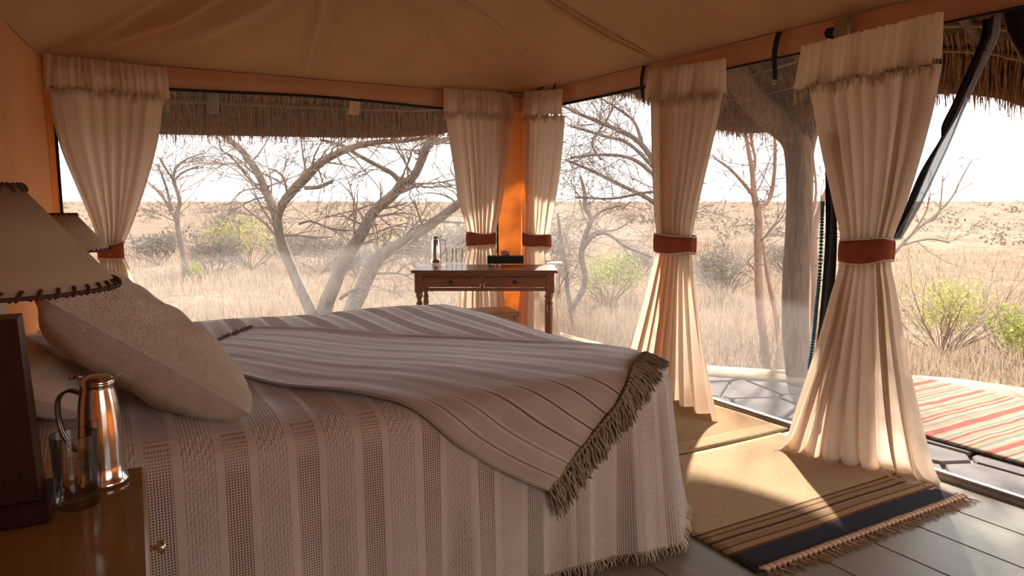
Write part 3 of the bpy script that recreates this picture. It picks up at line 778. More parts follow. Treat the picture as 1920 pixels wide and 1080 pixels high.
def lamp(label, loc, rz):
    t = thing('table_lamp', label, 'lamp', loc, rz, 'bedside table lamps')
    MB().box((-.072, -.072, 0), (.072, .072, .045), .006).build('plinth', DARKWOOD, t, smooth=False)
    MB().loft([[(-s, -s, z), (s, -s, z), (s, s, z), (-s, s, z)] for s, z in ((.054, .045), (.040, .40))], True, True).build('column', DARKWOOD, t, smooth=False)
    MB().tube([(0, 0, .40), (0, 0, .60)], .007, 8).build('stem', BRASS, t)
    MB().lathe([(.012, .44), (.016, .47), (.014, .485), (.026, .52), (.029, .55), (.02, .58), (.001, .588)], 16).build('bulb', simple('white_bulb', (.8, .78, .72), None, .3, bs=0), t)
    R0, R1, z0, z1 = .212, .058, .455, .650
    sh = MB().lathe([(R0, z0), (R0*.75+R1*.25, z0*.75+z1*.25), (R0*.5+R1*.5, z0*.5+z1*.5), (R1, z1)], 56).build('shade', SHADE, t)
    solid(sh, .003, -1)
    for R, zz, cnt in ((R0, z0, 44), (R1, z1, 16)):
        lm = MB(); lm.tube([(R*math.cos(2*math.pi*k/48), R*math.sin(2*math.pi*k/48), zz) for k in range(49)], .004, 6, False)
        for k in range(cnt):
            a = 2*math.pi*k/cnt; pts = []
            for m_ in range(9):
                f_ = m_/8; b = a+f_*2*math.pi/cnt*.8; ph = math.pi*2*f_
                rr = R+.006*math.sin(ph)+(R1-R0)/(z1-z0)*.004*(1-math.cos(ph))*(1 if R == R0 else -1)
                z = zz+(.0075*(1-math.cos(ph))-.004)*(1 if R == R0 else -1)
                pts.append((rr*math.cos(b), rr*math.sin(b), z))
            lm.tube(pts, .0032, 5, True)
        lm.build('lacing', LACE, sh)
    sw = MB(); 
    for k in range(3):
        a = 2*math.pi*k/3; sw.tube([(0, 0, .60), (R1*math.cos(a), R1*math.sin(a), z1-.004)], .0025, 5)
    sw.build('shade_carrier', BRASS, t)
    return t
lamp('large parchment lamp with laced shade and dark square column in the foreground', (-.185, 1.665, NZ), math.radians(-2))
lamp('second parchment lamp peeping out behind the foreground shade', (-.165, 4.50, .585), 0)
def jug(label, loc, rz, sc=1.0):
    t = thing('thermos_jug', label, 'jug', loc, rz, 'steel vacuum jugs'); t.scale = (sc,)*3
    MB().lathe([(.001, 0), (.048, 0), (.051, .004), (.051, .012), (.047, .016), (.0465, .05), (.045, .10), (.0425, .15), (.038, .19), (.033, .215), (.032, .222), (.034, .226), (.0335, .232), (.001, .232)], 40).build('body', STEEL, t)
    ld = MB().lathe([(.0335, .232), (.033, .236), (.024, .243), (.010, .246), (.001, .2465)], 32).build('lid', STEEL, t)
    MB().tube([(-.030, 0, .240), (-.042, 0, .243), (-.056, 0, .2405)], [.004, .0045, .006], 8).build('thumb_lever', STEEL, ld)
    sp = MB().loft([[(x, y*wd, .226+.018*k+.003*abs(y)/.02) for y in (-.018, -.01, 0, .01, .018)] for x, wd, k in ((.020, 1.0, .2), (.034, .9, .5), (.046, .55, .9), (.054, .3, 1.25))], False)
    solid(sp.build('spout', STEEL, t), .002)
    hp = catmull([(-.034, 0, .205), (-.06, 0, .212), (-.082, 0, .195), (-.086, 0, .155), (-.078, 0, .115), (-.062, 0, .085), (-.046, 0, .075)], 6)
    hd_ = MB(); rings = []
    for i, p in enumerate(hp):
        tt = (hp[min(i+1, len(hp)-1)]-hp[max(i-1, 0)]).normalized(); nn = Vector((-tt.z, 0, tt.x))
        rings.append([p+nn*.003*a+Vector((0, b*.007, 0)) for a, b in ((1, -1), (1, 1), (-1, 1), (-1, -1))])
    hd_.loft(rings, True, True).build('handle', simple('dark_steel', (.35, .32, .3), None, .2, metal=1, bs=0), t)
    return t
def tumbler(label, loc, sc=1.0, group='water tumblers'):
    t = thing('tumbler', label, 'glass', loc, 0, group); t.scale = (sc,)*3
    MB().lathe([(.001, 0), (.030, 0), (.032, .003), (.0335, .05), (.036, .125), (.0355, .127), (.0345, .125), (.0322, .05), (.0300, .014), (.001, .012)], 36).build('glass_wall', GLASS, t)
    return t
jug('polished steel vacuum jug on the nightstand by the lamp', (-.026, 1.77, NZ), math.radians(-26))
tumbler('clear tumbler on the nightstand in front of the steel jug', (-.072, 1.665, NZ), 1.2)

# =================================================================== DESK CORNER
DZ = .79; DA = math.radians(-30)
desk = thing('writing_desk', 'wooden writing desk with two drawers and turned legs across the corner', 'desk', (1.99, 4.98, 0), DA)
DW, DD = 1.10, .52
MB().box((0, 0, DZ-.022), (DW, DD, DZ), .006).build('top', DESKWOOD, desk, smooth=False)
ap = MB(); ap.box((.05, .035, .63), (DW-.05, .05, .655)); ap.box((.05, .035, .745), (DW-.05, .05, DZ-.022)); ap.box((.52, .035, .655), (.545, .05, .745)); ap.box((.04, .04, .64), (.055, DD-.04, DZ-.022))
ap.box((DW-.055, .04, .64), (DW-.04, DD-.04, DZ-.022)); ap.box((.05, DD-.05, .64), (DW-.05, DD-.035, DZ-.022)); ap.box((.05, .05, .655), (.075, .06, .745)); ap.box((DW-.075, .05, .655), (DW-.05, .06, .745))
ap.build('apron', DESKWOOD, desk, smooth=False)
for x0, x1 in ((.085, .515), (.55, DW-.085)):
    d_ = MB(); d_.box((x0, .030, .660), (x1, .060, .742), .004); d_.box((x0+.012, .027, .670), (x1-.012, .031, .732), .002)
    dr = d_.build('drawer', DESKWOOD, desk, smooth=False)
    k = MB().lathe([(.006, -.002), (.006, .010), (.013, .015), (.015, .022), (.010, .029), (.001, .031)], 16).build('knob', BRASS, dr); k.rotation_euler = (math.pi/2, 0, 0); k.location = ((x0+x1)/2, .027, .70)
LEGP = [(.001, 0), (.014, 0), (.018, .03), (.013, .045), (.016, .06), (.021, .35), (.024, .50), (.018, .52), (.026, .535), (.018, .55), (.016, .565), (.025, .59), (.027, .60), (.024, .615), (.001, .62)]
for lx in (.055, DW-.055):
    for ly in (.058, DD-.058):
        lg = MB(); lg.lathe(LEGP, 18); lg.box((-.03, -.03, .615), (.03, .03, DZ-.024), .003)
        o = smooth_angle(lg.build('leg', DESKWOOD, desk)); o.location = (lx, ly, 0)
def on_desk(px, py): return at(px, py, 2, DZ)
q = on_desk(818, 494); jug('small steel vacuum jug on the writing desk', (q.x, q.y, DZ), math.radians(160), .93)
for px, lb in ((843, 'upturned clear tumbler on the desk, next to the jug'), (861, 'upturned clear tumbler on the desk, nearer the tissue box')):
    q = on_desk(px, 493); tumbler(lb, (q.x, q.y, DZ), .95)
q = on_desk(950, 494)
tb = thing('tissue_box', 'flat dark green tissue box on the desk with pink tissue', 'tissue box', (q.x, q.y+.02, DZ), DA)
bx = MB(); bx.box((-.15, -.065, 0), (.15, .065, .062), .004); bx.box((-.05, -.02, .062), (.05, .02, .0635)); bx.build('box', BOXM, tb, smooth=False)
ti = MB(); r = random.Random(4)
sheet(ti, lambda u, v: ((u-.5)*.11*(1-.55*v)+.012*math.sin(v*5+u*9), .012*math.sin(u*14)*(1-v)+.008*math.sin(v*6), .055+v*.06*(1-.5*abs(u-.45))), 18, 10)
solid(ti.build('tissue', TISSUE, tb), .001)
q = on_desk(933, 499); pn = thing('ashtray', 'small shiny dish on the desk below the tissue box', 'dish', (q.x, q.y, DZ))
MB().lathe([(.001, .001), (.02, .001), (.026, .010), (.024, .011), (.018, .004), (.001, .004)], 20).build('bowl', STEEL, pn)
q = on_desk(1044, 492); pa = thing('notepad', 'white notepad at the right edge of the desk', 'notepad', (q.x-.05, q.y-.03, DZ), DA)
MB().box((-.07, -.10, 0), (.07, .10, .006)).build('pages', PAPER, pa, smooth=False)
MB().box((-.071, .094, .0055), (.071, .101, .008)).build('binding', BOXM, pa, smooth=False)
# stool tucked behind
sz = .46; q = at(912, 582, 2, sz)
st = thing('stool', 'low wooden stool tucked under the desk', 'stool', (q.x, q.y, 0), DA*.4)
MB().box((-.23, -.17, sz-.03), (.23, .17, sz), .008).build('seat', STOOLWOOD, st, smooth=False)
a_ = MB(); a_.box((-.20, -.15, sz-.12), (.20, -.13, sz-.03)); a_.box((-.20, .13, sz-.12), (.20, .15, sz-.03)); a_.box((-.21, -.14, sz-.12), (-.19, .14, sz-.03)); a_.box((.19, -.14, sz-.12), (.21, .14, sz-.03))
a_.build('apron', STOOLWOOD, st, smooth=False)
for sx in (-.2, .2):
    for sy in (-.14, .14):
        o = MB().box((-.02, -.02, 0), (.02, .02, sz-.03), .003).build('leg', STOOLWOOD, st, smooth=False); o.location = (sx, sy, 0)

# =================================================================== RUGS
def rug(name, label, x0, x1, y0, y1, z, mat, fringe=None, th=.008, nx=30, ny=30, amp=.002):
    t = thing(name, label, 'rug', ((x0+x1)/2, (y0+y1)/2, z))
    mb = MB(); sheet(mb, lambda u, v: (x0+(x1-x0)*u+.006*math.sin(v*7), y0+(y1-y0)*v+.008*math.sin(u*6), z+th+amp*math.sin(u*11+v*5)*math.sin(v*9)), nx, ny)
    solid(part(mb, 'weave', mat, t), th, -1)
    return t
BND = [(0, (.045, .045, .055)), (.115, (.05, .05, .06)), (.12, (.16, .06, .04)), (.135, (.42, .27, .14)), (.165, (.14, .055, .04)), (.175, (.34, .22, .11)), (.205, (.40, .27, .15)), (.215, (.12, .05, .04)), (.232, (.38, .25, .13)), (.262, (.14, .06, .04)), (.272, (.40, .26, .14)), (.295, (.17, .07, .045)), (.305, (.55, .38, .225))]
RUGM = striped('striped_kilim', 1, BND, (-.5, .5), vary=.006)
t = rug('rug', 'ochre rug with brown stripes and navy fringed end by the doorway', 1.93, 3.25, 1.63, 2.63, .001, RUGM)
fm = MB(); r = random.Random(8)
for k in range(46):
    x = 1.95+1.29*(k+.5)/46; y = 1.635
    z = .012
    fm.tube([(x-.014, y+.004, z), (x, y-.010, z+.006), (x+.014, y-.022, z)], [.006, .009, .006], 6)
    for j in range(6):
        e = (x+r.uniform(-.03, .03), y-.03-r.uniform(.015, .055), .003)
        fm.tube([(x, y-.014, z), (x+r.uniform(-.008, .008), y-.028, z*.8), e], [.0028, .0024, .0012], 3, False)
RUGF = simple('rug_yarn', (.66, .46, .32), (.52, .34, .23), .95, nscale=60, bs=.3)
tag(part(fm, 'fringe', RUGF, t), kind='stuff')
RUG2 = striped('plain_kilim', 1, [(0, (.52, .36, .20)), (.03, (.56, .40, .23)), (.05, (.46, .29, .15)), (.9, (.50, .345, .20))], (-.4, .4), vary=.003)
rug('rug', 'plain tan rug lying beyond the striped one', 2.05, 3.345, 2.65, 3.60, .001, RUG2, th=.012)
R_, C_, P_, T_, Y_, D_ = (.25, .075, .06), (.31, .25, .175), (.29, .20, .145), (.16, .18, .155), (.29, .22, .13), (.18, .085, .075)
seq = [(R_, 3), (C_, 1), (P_, 2), (T_, 1), (C_, 2), (R_, 1), (C_, 1), (R_, 1), (Y_, 2), (T_, .7), (C_, 1.5), (D_, .7), (P_, 1.6), (C_, 1), (R_, 2.2), (P_, .8), (C_, 1.4), (T_, 1.2), (Y_, 1.6), (R_, .7), (C_, 1.2), (D_, .6), (C_, 1), (P_, 1.8), (R_, 1.2), (C_, .8), (T_, .8), (C_, 1.6), (Y_, 1)]
tot = sum(q for c, q in seq); stops = []; p = 0.0
for c, q in seq: stops.append((p/tot, c)); p += q
KIL = striped('bright_kilim', 1, stops, (-1.5, -.80), vary=.05, loop=True)
rug('rug', 'bright kilim with red, cream and green bands out on the terrace', 4.02, 5.36, .15, 3.10, -.036, KIL, th=.010, nx=30, ny=60)

# =================================================================== TENT FITTINGS
def strap(label, p0, p1, wd, ring=True):
    t = thing('strap', label, 'strap', p1); a, b = Vector(p0), Vector(p1)
    mb = MB(); rings = []
    for k in range(9):
        f_ = k/8; p = a.lerp(b, f_)+Vector((-.015*math.sin(f_*3.1), .006*math.sin(f_*5), 0)); hw = wd*(1-.35*f_)
        rings.append([p+Vector((-.002, hw, 0)), p+Vector((-.002, -hw, 0)), p+Vector((.002, -hw, 0)), p+Vector((.002, hw, 0))])
    mb.loft(rings, True, True); part(mb, 'webbing', BLACK, t, smooth=False)
    if ring:
        c = b+Vector((0, 0, -.012)); part(MB().tube([c+Vector((0, .012*math.cos(k*.524), .012*math.sin(k*.524))) for k in range(13)], .002, 5, False), 'ring', STEEL, t)
    return t
def Rs(px, py): return at(px, py, 0, XR-.045)
strap('black strap with metal ring hanging right of the second large curtain', Rs(1461, 60), Rs(1452, 150), .020)
strap('long black strap beside the curtain past the bed foot', Rs(1208, 123), Rs(1206, 192), .020, False)
strap('short black strap above the narrow corner curtain', Rs(1043, 156), Rs(1042, 172), .015, False)
strap('short black strap below the wooden bracket', Rs(1558, 52), Rs(1559, 80), .026, False)
q = Rs(1582, 55); br = thing('roof_bracket', 'pale wooden bracket fixed above the large doorway curtain', 'bracket', q)
b_ = MB().box((q.x-.03, q.y-.045, q.z-.045), (q.x+.03, q.y+.035, q.z+.045), .005); part(b_, 'block', simple('weathered_block', (.34, .27, .18), None, .8, bs=.2), br, smooth=False)
part(MB().tube([(q.x-.035, q.y-.05, q.z-.05), (q.x-.035, q.y-.05, q.z+.05)], .006, 6), 'bolt', METAL, br)
# corner ropes
q = at(70, 100, 1, YB-.05); rp = thing('corner_tie', 'knotted cord at the canvas corner above the left curtain', 'rope', q)
part(MB().tube([q+Vector((-.20, -.25, .06)), q+Vector((-.09, -.1, .03)), q+Vector((.02, 0, 0)), q+Vector((.06, 0, -.05))], .010, 8), 'cord', ROPE, rp)
part(MB().lathe([(.001, -.03), (.018, -.02), (.024, 0), (.018, .02), (.001, .03)], 12, tuple(q)), 'knot', ROPE, rp)
q = at(1005, 172, 0, XR-.05); rp = thing('corner_tie', 'knotted cord at the canvas corner between the two narrow curtains', 'rope', q)
part(MB().tube([q+Vector((-.30, .35, .02)), q+Vector((-.12, .2, .005)), q+Vector((0, .05, 0)), q+Vector((.0, -.12, .02))], .010, 8), 'cord', simple('dark_cord', (.12, .09, .07), None, .9), rp)
part(MB().lathe([(.001, -.03), (.018, -.02), (.024, 0), (.018, .02), (.001, .03)], 12, tuple(q)), 'knot', ROPE, rp)
# door flap gathered to the tieback
def ribbon(rows, nu, wav, depth, mat, name, root, seed=0):
    L = catmull([a for a, b in rows], 8); R = catmull([b for a, b in rows], 8); mb = MB(); nv = len(L)-1
    def fn(u, v):
        i = v*nv; i0 = min(int(i), nv-1); f_ = i-i0; l = L[i0].lerp(L[i0+1], f_); q = R[i0].lerp(R[i0+1], f_)
        return l.lerp(q, u)+Vector((depth*math.sin(u*wav+v*2+seed), 0, 0))
    sheet(mb, fn, nu, nv); return solid(part(mb, name, mat, root), .004)
def O(px, py): return at(px, py, 0, XR+.05)
fl = thing('door_flap', 'dark edged gauze door flap pulled behind the large curtain', 'door flap', O(1688, 445))
ribbon([(O(1842, 36), O(1868, 30)), (O(1838, 70), O(1862, 66)), (O(1812, 130), O(1838, 118)), (O(1782, 195), O(1814, 175)), (O(1762, 235), O(1800, 210)), (O(1756, 275), O(1775, 252)), (O(1712, 345), O(1748, 300)), (O(1688, 405), O(1722, 360)), (O(1668, 452), O(1684, 446))], 10, 5, .02, BLACK, 'flap_border', fl)
ribbon([(O(1864, 32), O(1872, 30)), (O(1858, 80), O(1868, 70)), (O(1836, 130), O(1842, 124)), (O(1806, 190), O(1814, 186)), (O(1784, 235), O(1806, 205)), (O(1762, 275), O(1788, 255)), (O(1738, 330), O(1764, 310)), (O(1712, 390), O(1732, 375)), (O(1676, 452), O(1692, 446))], 8, 7, .02, GAUZED, 'flap_gauze', fl, 2)
ribbon([(O(1720, 190), O(1782, 195)), (O(1715, 250), O(1757, 265)), (O(1700, 310), O(1728, 325)), (O(1672, 400), O(1690, 405))], 8, 7, .01, GAUZE, 'flap_net', fl, 4)
f2 = thing('door_flap', 'black bound edge of the second door flap at the right margin', 'door flap', O(1940, 200))
ribbon([(O(1878, 22), O(1935, 8)), (O(1888, 60), O(1950, 40)), (O(1906, 92), O(1965, 80)), (O(1935, 140), O(1985, 130)), (O(1975, 220), O(2010, 210)), (O(2010, 330), O(2040, 330))], 10, 5, .02, BLACK, 'flap_border', f2)
part(MB().tube([O(1880, 24), O(1889, 60), O(1906, 94), O(1936, 142), O(1976, 222)], .004, 6), 'edge_cord', METAL, f2)
f3 = thing('door_flap', 'rolled dark door flap with teal beaded edge left of the large curtain', 'door flap', at(1522, 712, 2, .03))
def O3(px, py): return at(px, py, 0, XR+.03)
ribbon([(O3(1546, 250), O3(1566, 250)), (O3(1546, 340), O3(1568, 340)), (O3(1545, 440), O3(1572, 440)), (O3(1538, 540), O3(1566, 540)), (O3(1528, 640), O3(1556, 640)), (O3(1514, 716), O3(1540, 720)), (O3(1505, 770), O3(1530, 775))], 10, 5, .018, BLACK, 'flap_border', f3)
ribbon([(O3(1562, 250), O3(1600, 250)), (O3(1566, 340), O3(1600, 340)), (O3(1570, 440), O3(1605, 440)), (O3(1564, 540), O3(1610, 540)), (O3(1555, 640), O3(1605, 640)), (O3(1540, 720), O3(1590, 725))], 10, 9, .03, CANVAS, 'flap_canvas', f3)
bd = MB(); r = random.Random(2)
cl = catmull([O3(1545, 380), O3(1543, 440), O3(1539, 520), O3(1533, 580), O3(1528, 630), O3(1520, 690)], 12)
for k, p in enumerate(cl): bd.lathe([(.001, -.010), (.009, -.006), (.011, 0), (.009, .006), (.001, .010)], 8, (p.x-.012, p.y, p.z))
part(bd, 'beaded_edge', TEAL, f3)

# =================================================================== THATCHED ROOF
EP = [(-2.2, -4, .9), (-2.15, -1, .9), (-2.0, 2, .9), (-1.9, 4.5, 1.0), (-1.75, 6.0, 1.4), (-1.35, 6.6, 1.7), (-.7, 6.87, 1.82), (.0, 6.9, 1.83), (1.6, 6.9, 1.865), (2.6, 6.92, 1.90), (3.2, 6.95, 1.97), (3.9, 6.95, 2.15), (4.5, 6.75, 2.36), (4.75, 6.3, 2.42), (4.78, 5.8, 2.33), (4.74, 5.3, 2.16), (4.7, 4.8, 1.93), (4.7, 4.4, 1.84), (4.7, 4.05, 1.83), (4.7, 3.7, 1.86), (4.72, 3.3, 1.93), (4.74, 2.8, 1.955), (4.7, 2.4, 1.88), (4.7, 2.1, 1.78), (4.7, 1.4, 1.76), (4.7, .3, 1.8), (4.7, -1.5, 1.82), (4.6, -4, 1.82)]  # unseen left eave added and brought low to shade the canvas side wall
EV = catmull(EP, 10)
def eave(i): return EV[i]
NOR = []
for i in range(len(EV)):
    t = EV[min(i+1, len(EV)-1)]-EV[max(i-1, 0)]; t.z = 0; t.normalize(); NOR.append(Vector((t.y, -t.x, 0)))      # inward
# smooth the inward directions round the corner
for _ in range(12): NOR = [((NOR[max(i-1, 0)]+NOR[i]*2+NOR[min(i+1, len(NOR)-1)])/4).normalized() for i in range(len(NOR))]
SL = .62
def roofpt(i, d, dz=0):
    p = EV[i]; n_ = NOR[i]; zb = p.z+.30; flat = 2.12
    # further in, the roof forgets the waves of its edge
    f_ = min(1, d/1.6); z = (zb*(1-f_)+flat*f_)+SL*d+dz
    return Vector((p.x, p.y, 0))+n_*d+Vector((0, 0, z))
th = thing('thatched_roof', 'thick thatched roof sheltering the tent, straw eave hanging all round', 'roof', (1.5, 3, 2.0))
mb = MB(); rings = []
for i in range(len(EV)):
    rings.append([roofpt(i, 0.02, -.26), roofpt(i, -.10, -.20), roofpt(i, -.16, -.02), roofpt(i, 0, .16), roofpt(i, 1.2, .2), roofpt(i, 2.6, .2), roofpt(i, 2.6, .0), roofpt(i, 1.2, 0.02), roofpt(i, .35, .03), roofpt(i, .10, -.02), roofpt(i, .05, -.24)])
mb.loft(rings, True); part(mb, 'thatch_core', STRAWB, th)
# ridge cover over the middle
part(MB().box((-.3, -4.0, 3.6), (2.8, 4.8, 3.8)), 'roof_crown', STRAWB, th, smooth=False)
sm = MB(); r = random.Random(9)
seglen = [(EV[i+1]-EV[i]).length for i in range(len(EV)-1)]
def straws(d0, dz0, dl, dlz, dens, jit, rad):
    for i in range(len(EV)-1):
        if EV[i].x < -.9 or EV[i].y < .3: continue
        for _ in range(max(1, int(seglen[i]*dens))):
            f_ = r.random(); dj = r.uniform(-.03, .03)
            a = roofpt(i, d0+dj, dz0).lerp(roofpt(i+1, d0+dj, dz0), f_); b = roofpt(i, d0+dl+dj*.5, dz0+dlz).lerp(roofpt(i+1, d0+dl+dj*.5, dz0+dlz), f_)
            b += Vector((r.uniform(-jit, jit), r.uniform(-jit, jit), r.uniform(-.045, .035))); mid = (a+b)/2+Vector((r.uniform(-.008, .008), r.uniform(-.008, .008), 0))
            sm.tube([a, mid, b], [rad*r.uniform(.7, 1.2), rad, rad*.5], 3, False)
straws(.075, -.01, -.005, -.28, 420, .025, .0042)
straws(.03, -.05, -.05, -.245, 160, .025, .0042)
straws(.22, .10, -.10, -.15, 200, .02, .0042)
straws(.40, .20, -.10, -.14, 160, .02, .0042)
straws(.60, .30, -.10, -.14, 120, .02, .0042)
straws(.82, .42, -.10, -.14, 90, .02, .0042)
o = part(sm, 'straw', STRAW, th); tag(o, kind='stuff')
for d, dz in ((.085, -.005), (.22, .055), (.40, .15), (.60, .27), (.82, .40)):
    rr = MB(); pts = [roofpt(i, d+.02, dz-.045) for i in range(len(EV)) if EV[i].x > -1.3 and EV[i].y > -1]
    rr.tube(pts, .022, 7); part(rr, 'batten', ROOFPOLE, th)
    if d < .7:
        tw = MB()
        for j in range(len(pts)-1):
            n_ = max(2, int((pts[j+1]-pts[j]).length/.03))
            for k in range(n_):
                p = pts[j].lerp(pts[j+1], k/n_); q = pts[j].lerp(pts[j+1], min(1, (k+.9)/n_))
                tw.tube([p+Vector((0, 0, -.012)), (p+q)/2+Vector((-NOR[j].x*-.02, -NOR[j].y*-.02, -.022)), q+Vector((0, 0, .016))], .007, 4, False)
        part(tw, 'binding_rope', ROPE, th)
# rafters
for i in range(40, len(EV)-20, 9):
    if EV[i].y < .2 or EV[i].x < -1: continue
    part(MB().tube([roofpt(i, .05, -.01), roofpt(i, .6, .04), roofpt(i, 1.4, .02)], [.035, .038, .04], 8), 'rafter', ROOFPOLE, th)
q = at(664, 200, 1, 6.72); bx = MB()
bx.loft([[q+Vector((-.055+s*.0, -.02, -.07)), q+Vector((.04, -.02, -.07)), q+Vector((.04, .02, -.07)), q+Vector((-.055, .02, -.07))], [q+Vector((-.03, -.02, .10)), q+Vector((.065, -.02, .10)), q+Vector((.065, .02, .10)), q+Vector((-.03, .02, .10))]], True, True) if (s := 0) == 0 else None
part(bx, 'rafter_plank', PLANK, th, smooth=False)
q = at(398, 190, 1, 6.72); part(MB().tube([q+Vector((.0, 0, -.10)), q+Vector((.02, 0, .2))], [.05, .05], 9), 'rafter_end', BARK, th)

# ---- natural forked post at the terrace edge
def limb(pts, depth, n=10, sub=5):
    """pts: (px, py, radius px, depth offset)"""
    P = [deep(x, y, depth+dz) for x, y, rr, dz in pts]; Rd = [rr*(depth+dz)/F for x, y, rr, dz in pts]
    C = catmull(P, sub); RR = [p.x for p in catmull([Vector((q, 0, 0)) for q in Rd], sub)]
    return C, RR
fp = at(1499, 716, 2, -.16); dpt = (fp-CAM).dot(FW)-.30
pst = thing('forked_post', 'thick forked tree trunk post holding up the thatch', 'post', fp)
def gnarl(mb, C, RR, n=16, amp=.12, seed=0):
    r = random.Random(seed); rings = []; u = None
    ph = [r.uniform(0, 6) for _ in range(4)]
    for i, p in enumerate(C):
        t = (C[min(i+1, len(C)-1)]-C[max(i-1, 0)]).normalized()
        u = (u-t*u.dot(t)).normalized() if u else t.orthogonal().normalized(); w2 = t.cross(u)
        rings.append([p+(u*math.cos(2*math.pi*k/n)+w2*math.sin(2*math.pi*k/n))*RR[i]*(1+amp*math.sin(3*2*math.pi*k/n+ph[0]+i*.13)+amp*.7*math.sin(7*2*math.pi*k/n+ph[1]+.25*math.sin(i*.5))) for k in range(n)])
    return mb.loft(rings, True, True)
C, RR = limb([(1500, 770, 32, 0), (1500, 705, 26, 0), (1492, 620, 24, .02), (1494, 520, 24, 0), (1500, 420, 23, 0), (1501, 340, 23, 0), (1499, 285, 25, 0), (1492, 255, 25, 0)], dpt)
part(gnarl(MB(), C, RR, 28, .07, 1), 'trunk', POSTBARK, pst)
C, RR = limb([(1500, 300, 20, 0), (1484, 255, 24, 0), (1452, 225, 26, .0), (1418, 195, 24, -.12), (1392, 160, 22, -.2), (1378, 120, 20, -.3), (1372, 60, 18, -.4)], dpt)
part(gnarl(MB(), C, RR, 20, .07, 2), 'limb', POSTBARK, pst)
C, RR = limb([(1504, 300, 18, 0), (1512, 265, 17, 0), (1526, 225, 15, -.1), (1538, 170, 14, -.2), (1548, 90, 13, -.3)], dpt)
part(gnarl(MB(), C, RR, 16, .07, 3), 'limb', POSTBARK, pst)

# =================================================================== TREES
def leaf_cloud(mb, c, rx, ry, rz, cnt, size, r, hollow=.55):
    for _ in range(cnt):
        while True:
            u = Vector((r.uniform(-1, 1), r.uniform(-1, 1), r.uniform(-.6, 1)))
            if hollow < u.length < 1: break
        p = Vector((c[0]+u.x*rx, c[1]+u.y*ry, c[2]+u.z*rz)); a = Vector((r.uniform(-1, 1), r.uniform(-1, 1), r.uniform(-1, 1))).normalized(); b = a.orthogonal().normalized()
        s = size*r.uniform(.5, 1.3)
        mb.add([p-a*s, p+b*s*.5, p+a*s, p-b*s*.5], [(0, 1, 2, 3)])
def grow(mb, p, d, ln, rad, lvl, r, spread=.6, droop=0.0, kids=3, minr=.002):
    n = 4; pts = [p]; q = Vector(p); dd = Vector(d).normalized()
    for k in range(n):
        dd = (dd+Vector((r.uniform(-.22, .22), r.uniform(-.22, .22), r.uniform(-.2, .2)-droop))).normalized()
        q = q+dd*(ln/n); pts.append(q.copy())
    mb.tube(pts, [rad*(1-.55*k/n) for k in range(n+1)], 5 if rad > .012 else 3, False)
    if lvl <= 0: return
    for k in range(kids):
        i = r.randint(1, n); t = (pts[i]-pts[i-1]).normalized()
        nd_ = (t+Vector((r.uniform(-1, 1), r.uniform(-1, 1), r.uniform(-.7, .9)))*spread).normalized()
        grow(mb, pts[i], nd_, ln*r.uniform(.45, .75), max(rad*.5, minr), lvl-1, r, spread, droop, kids, minr)
def tree(label, base_px, limbs, depth, bark, seed, twig_len=.8, twigs=(2, 3), lvl=2, flat=0.0, gz=None, leaf=None, name='bare_tree', droop=.0, group=None, every=2, minr=.003, crown=None):
    r = random.Random(seed); b = deep(*base_px, depth); b.z = gz_(b.x, b.y)
    t = thing(name, label, 'tree', b, group=group)
    tw = MB(); ends = []
    for li, pts in enumerate(limbs):
        C, RR = limb(pts, depth)
        if li == 0 or pts[0][1] >= base_px[1]-12:
            C = [Vector((C[0].x, C[0].y, gz_(C[0].x, C[0].y)-.05))]+C; RR = [RR[0]*1.15]+RR
        part(gnarl(MB(), C, RR, 12 if RR[0] > .03 else 7, .06, seed+li), 'trunk' if li == 0 else 'limb', bark, t)
        for i in range(len(C)//3, len(C), every):
            tt = (C[min(i+1, len(C)-1)]-C[max(i-1, 0)]).normalized()
            for k in range(r.randint(*twigs)-1 if i < len(C)-2 else twigs[1]):
                dv = (tt*.5+Vector((r.uniform(-1, 1), r.uniform(-1, 1), r.uniform(-.6, .8)*(1-flat)))).normalized()
                grow(tw, C[i], dv, twig_len*r.uniform(.5, 1.2), max(RR[i]*.28, minr*1.6), lvl, r, .6, droop, 3, minr)
    tag(part(tw, 'twigs', TWIG, t), kind='stuff')
    if crown:  # added leaf mass that blocks the sun, not seen from the camera
        lm = MB(); leaf_cloud(lm, *crown, 3600, .06, r, 0)
        part(lm, 'foliage', LEAF, t, smooth=False)
    return t
D1 = 9.2
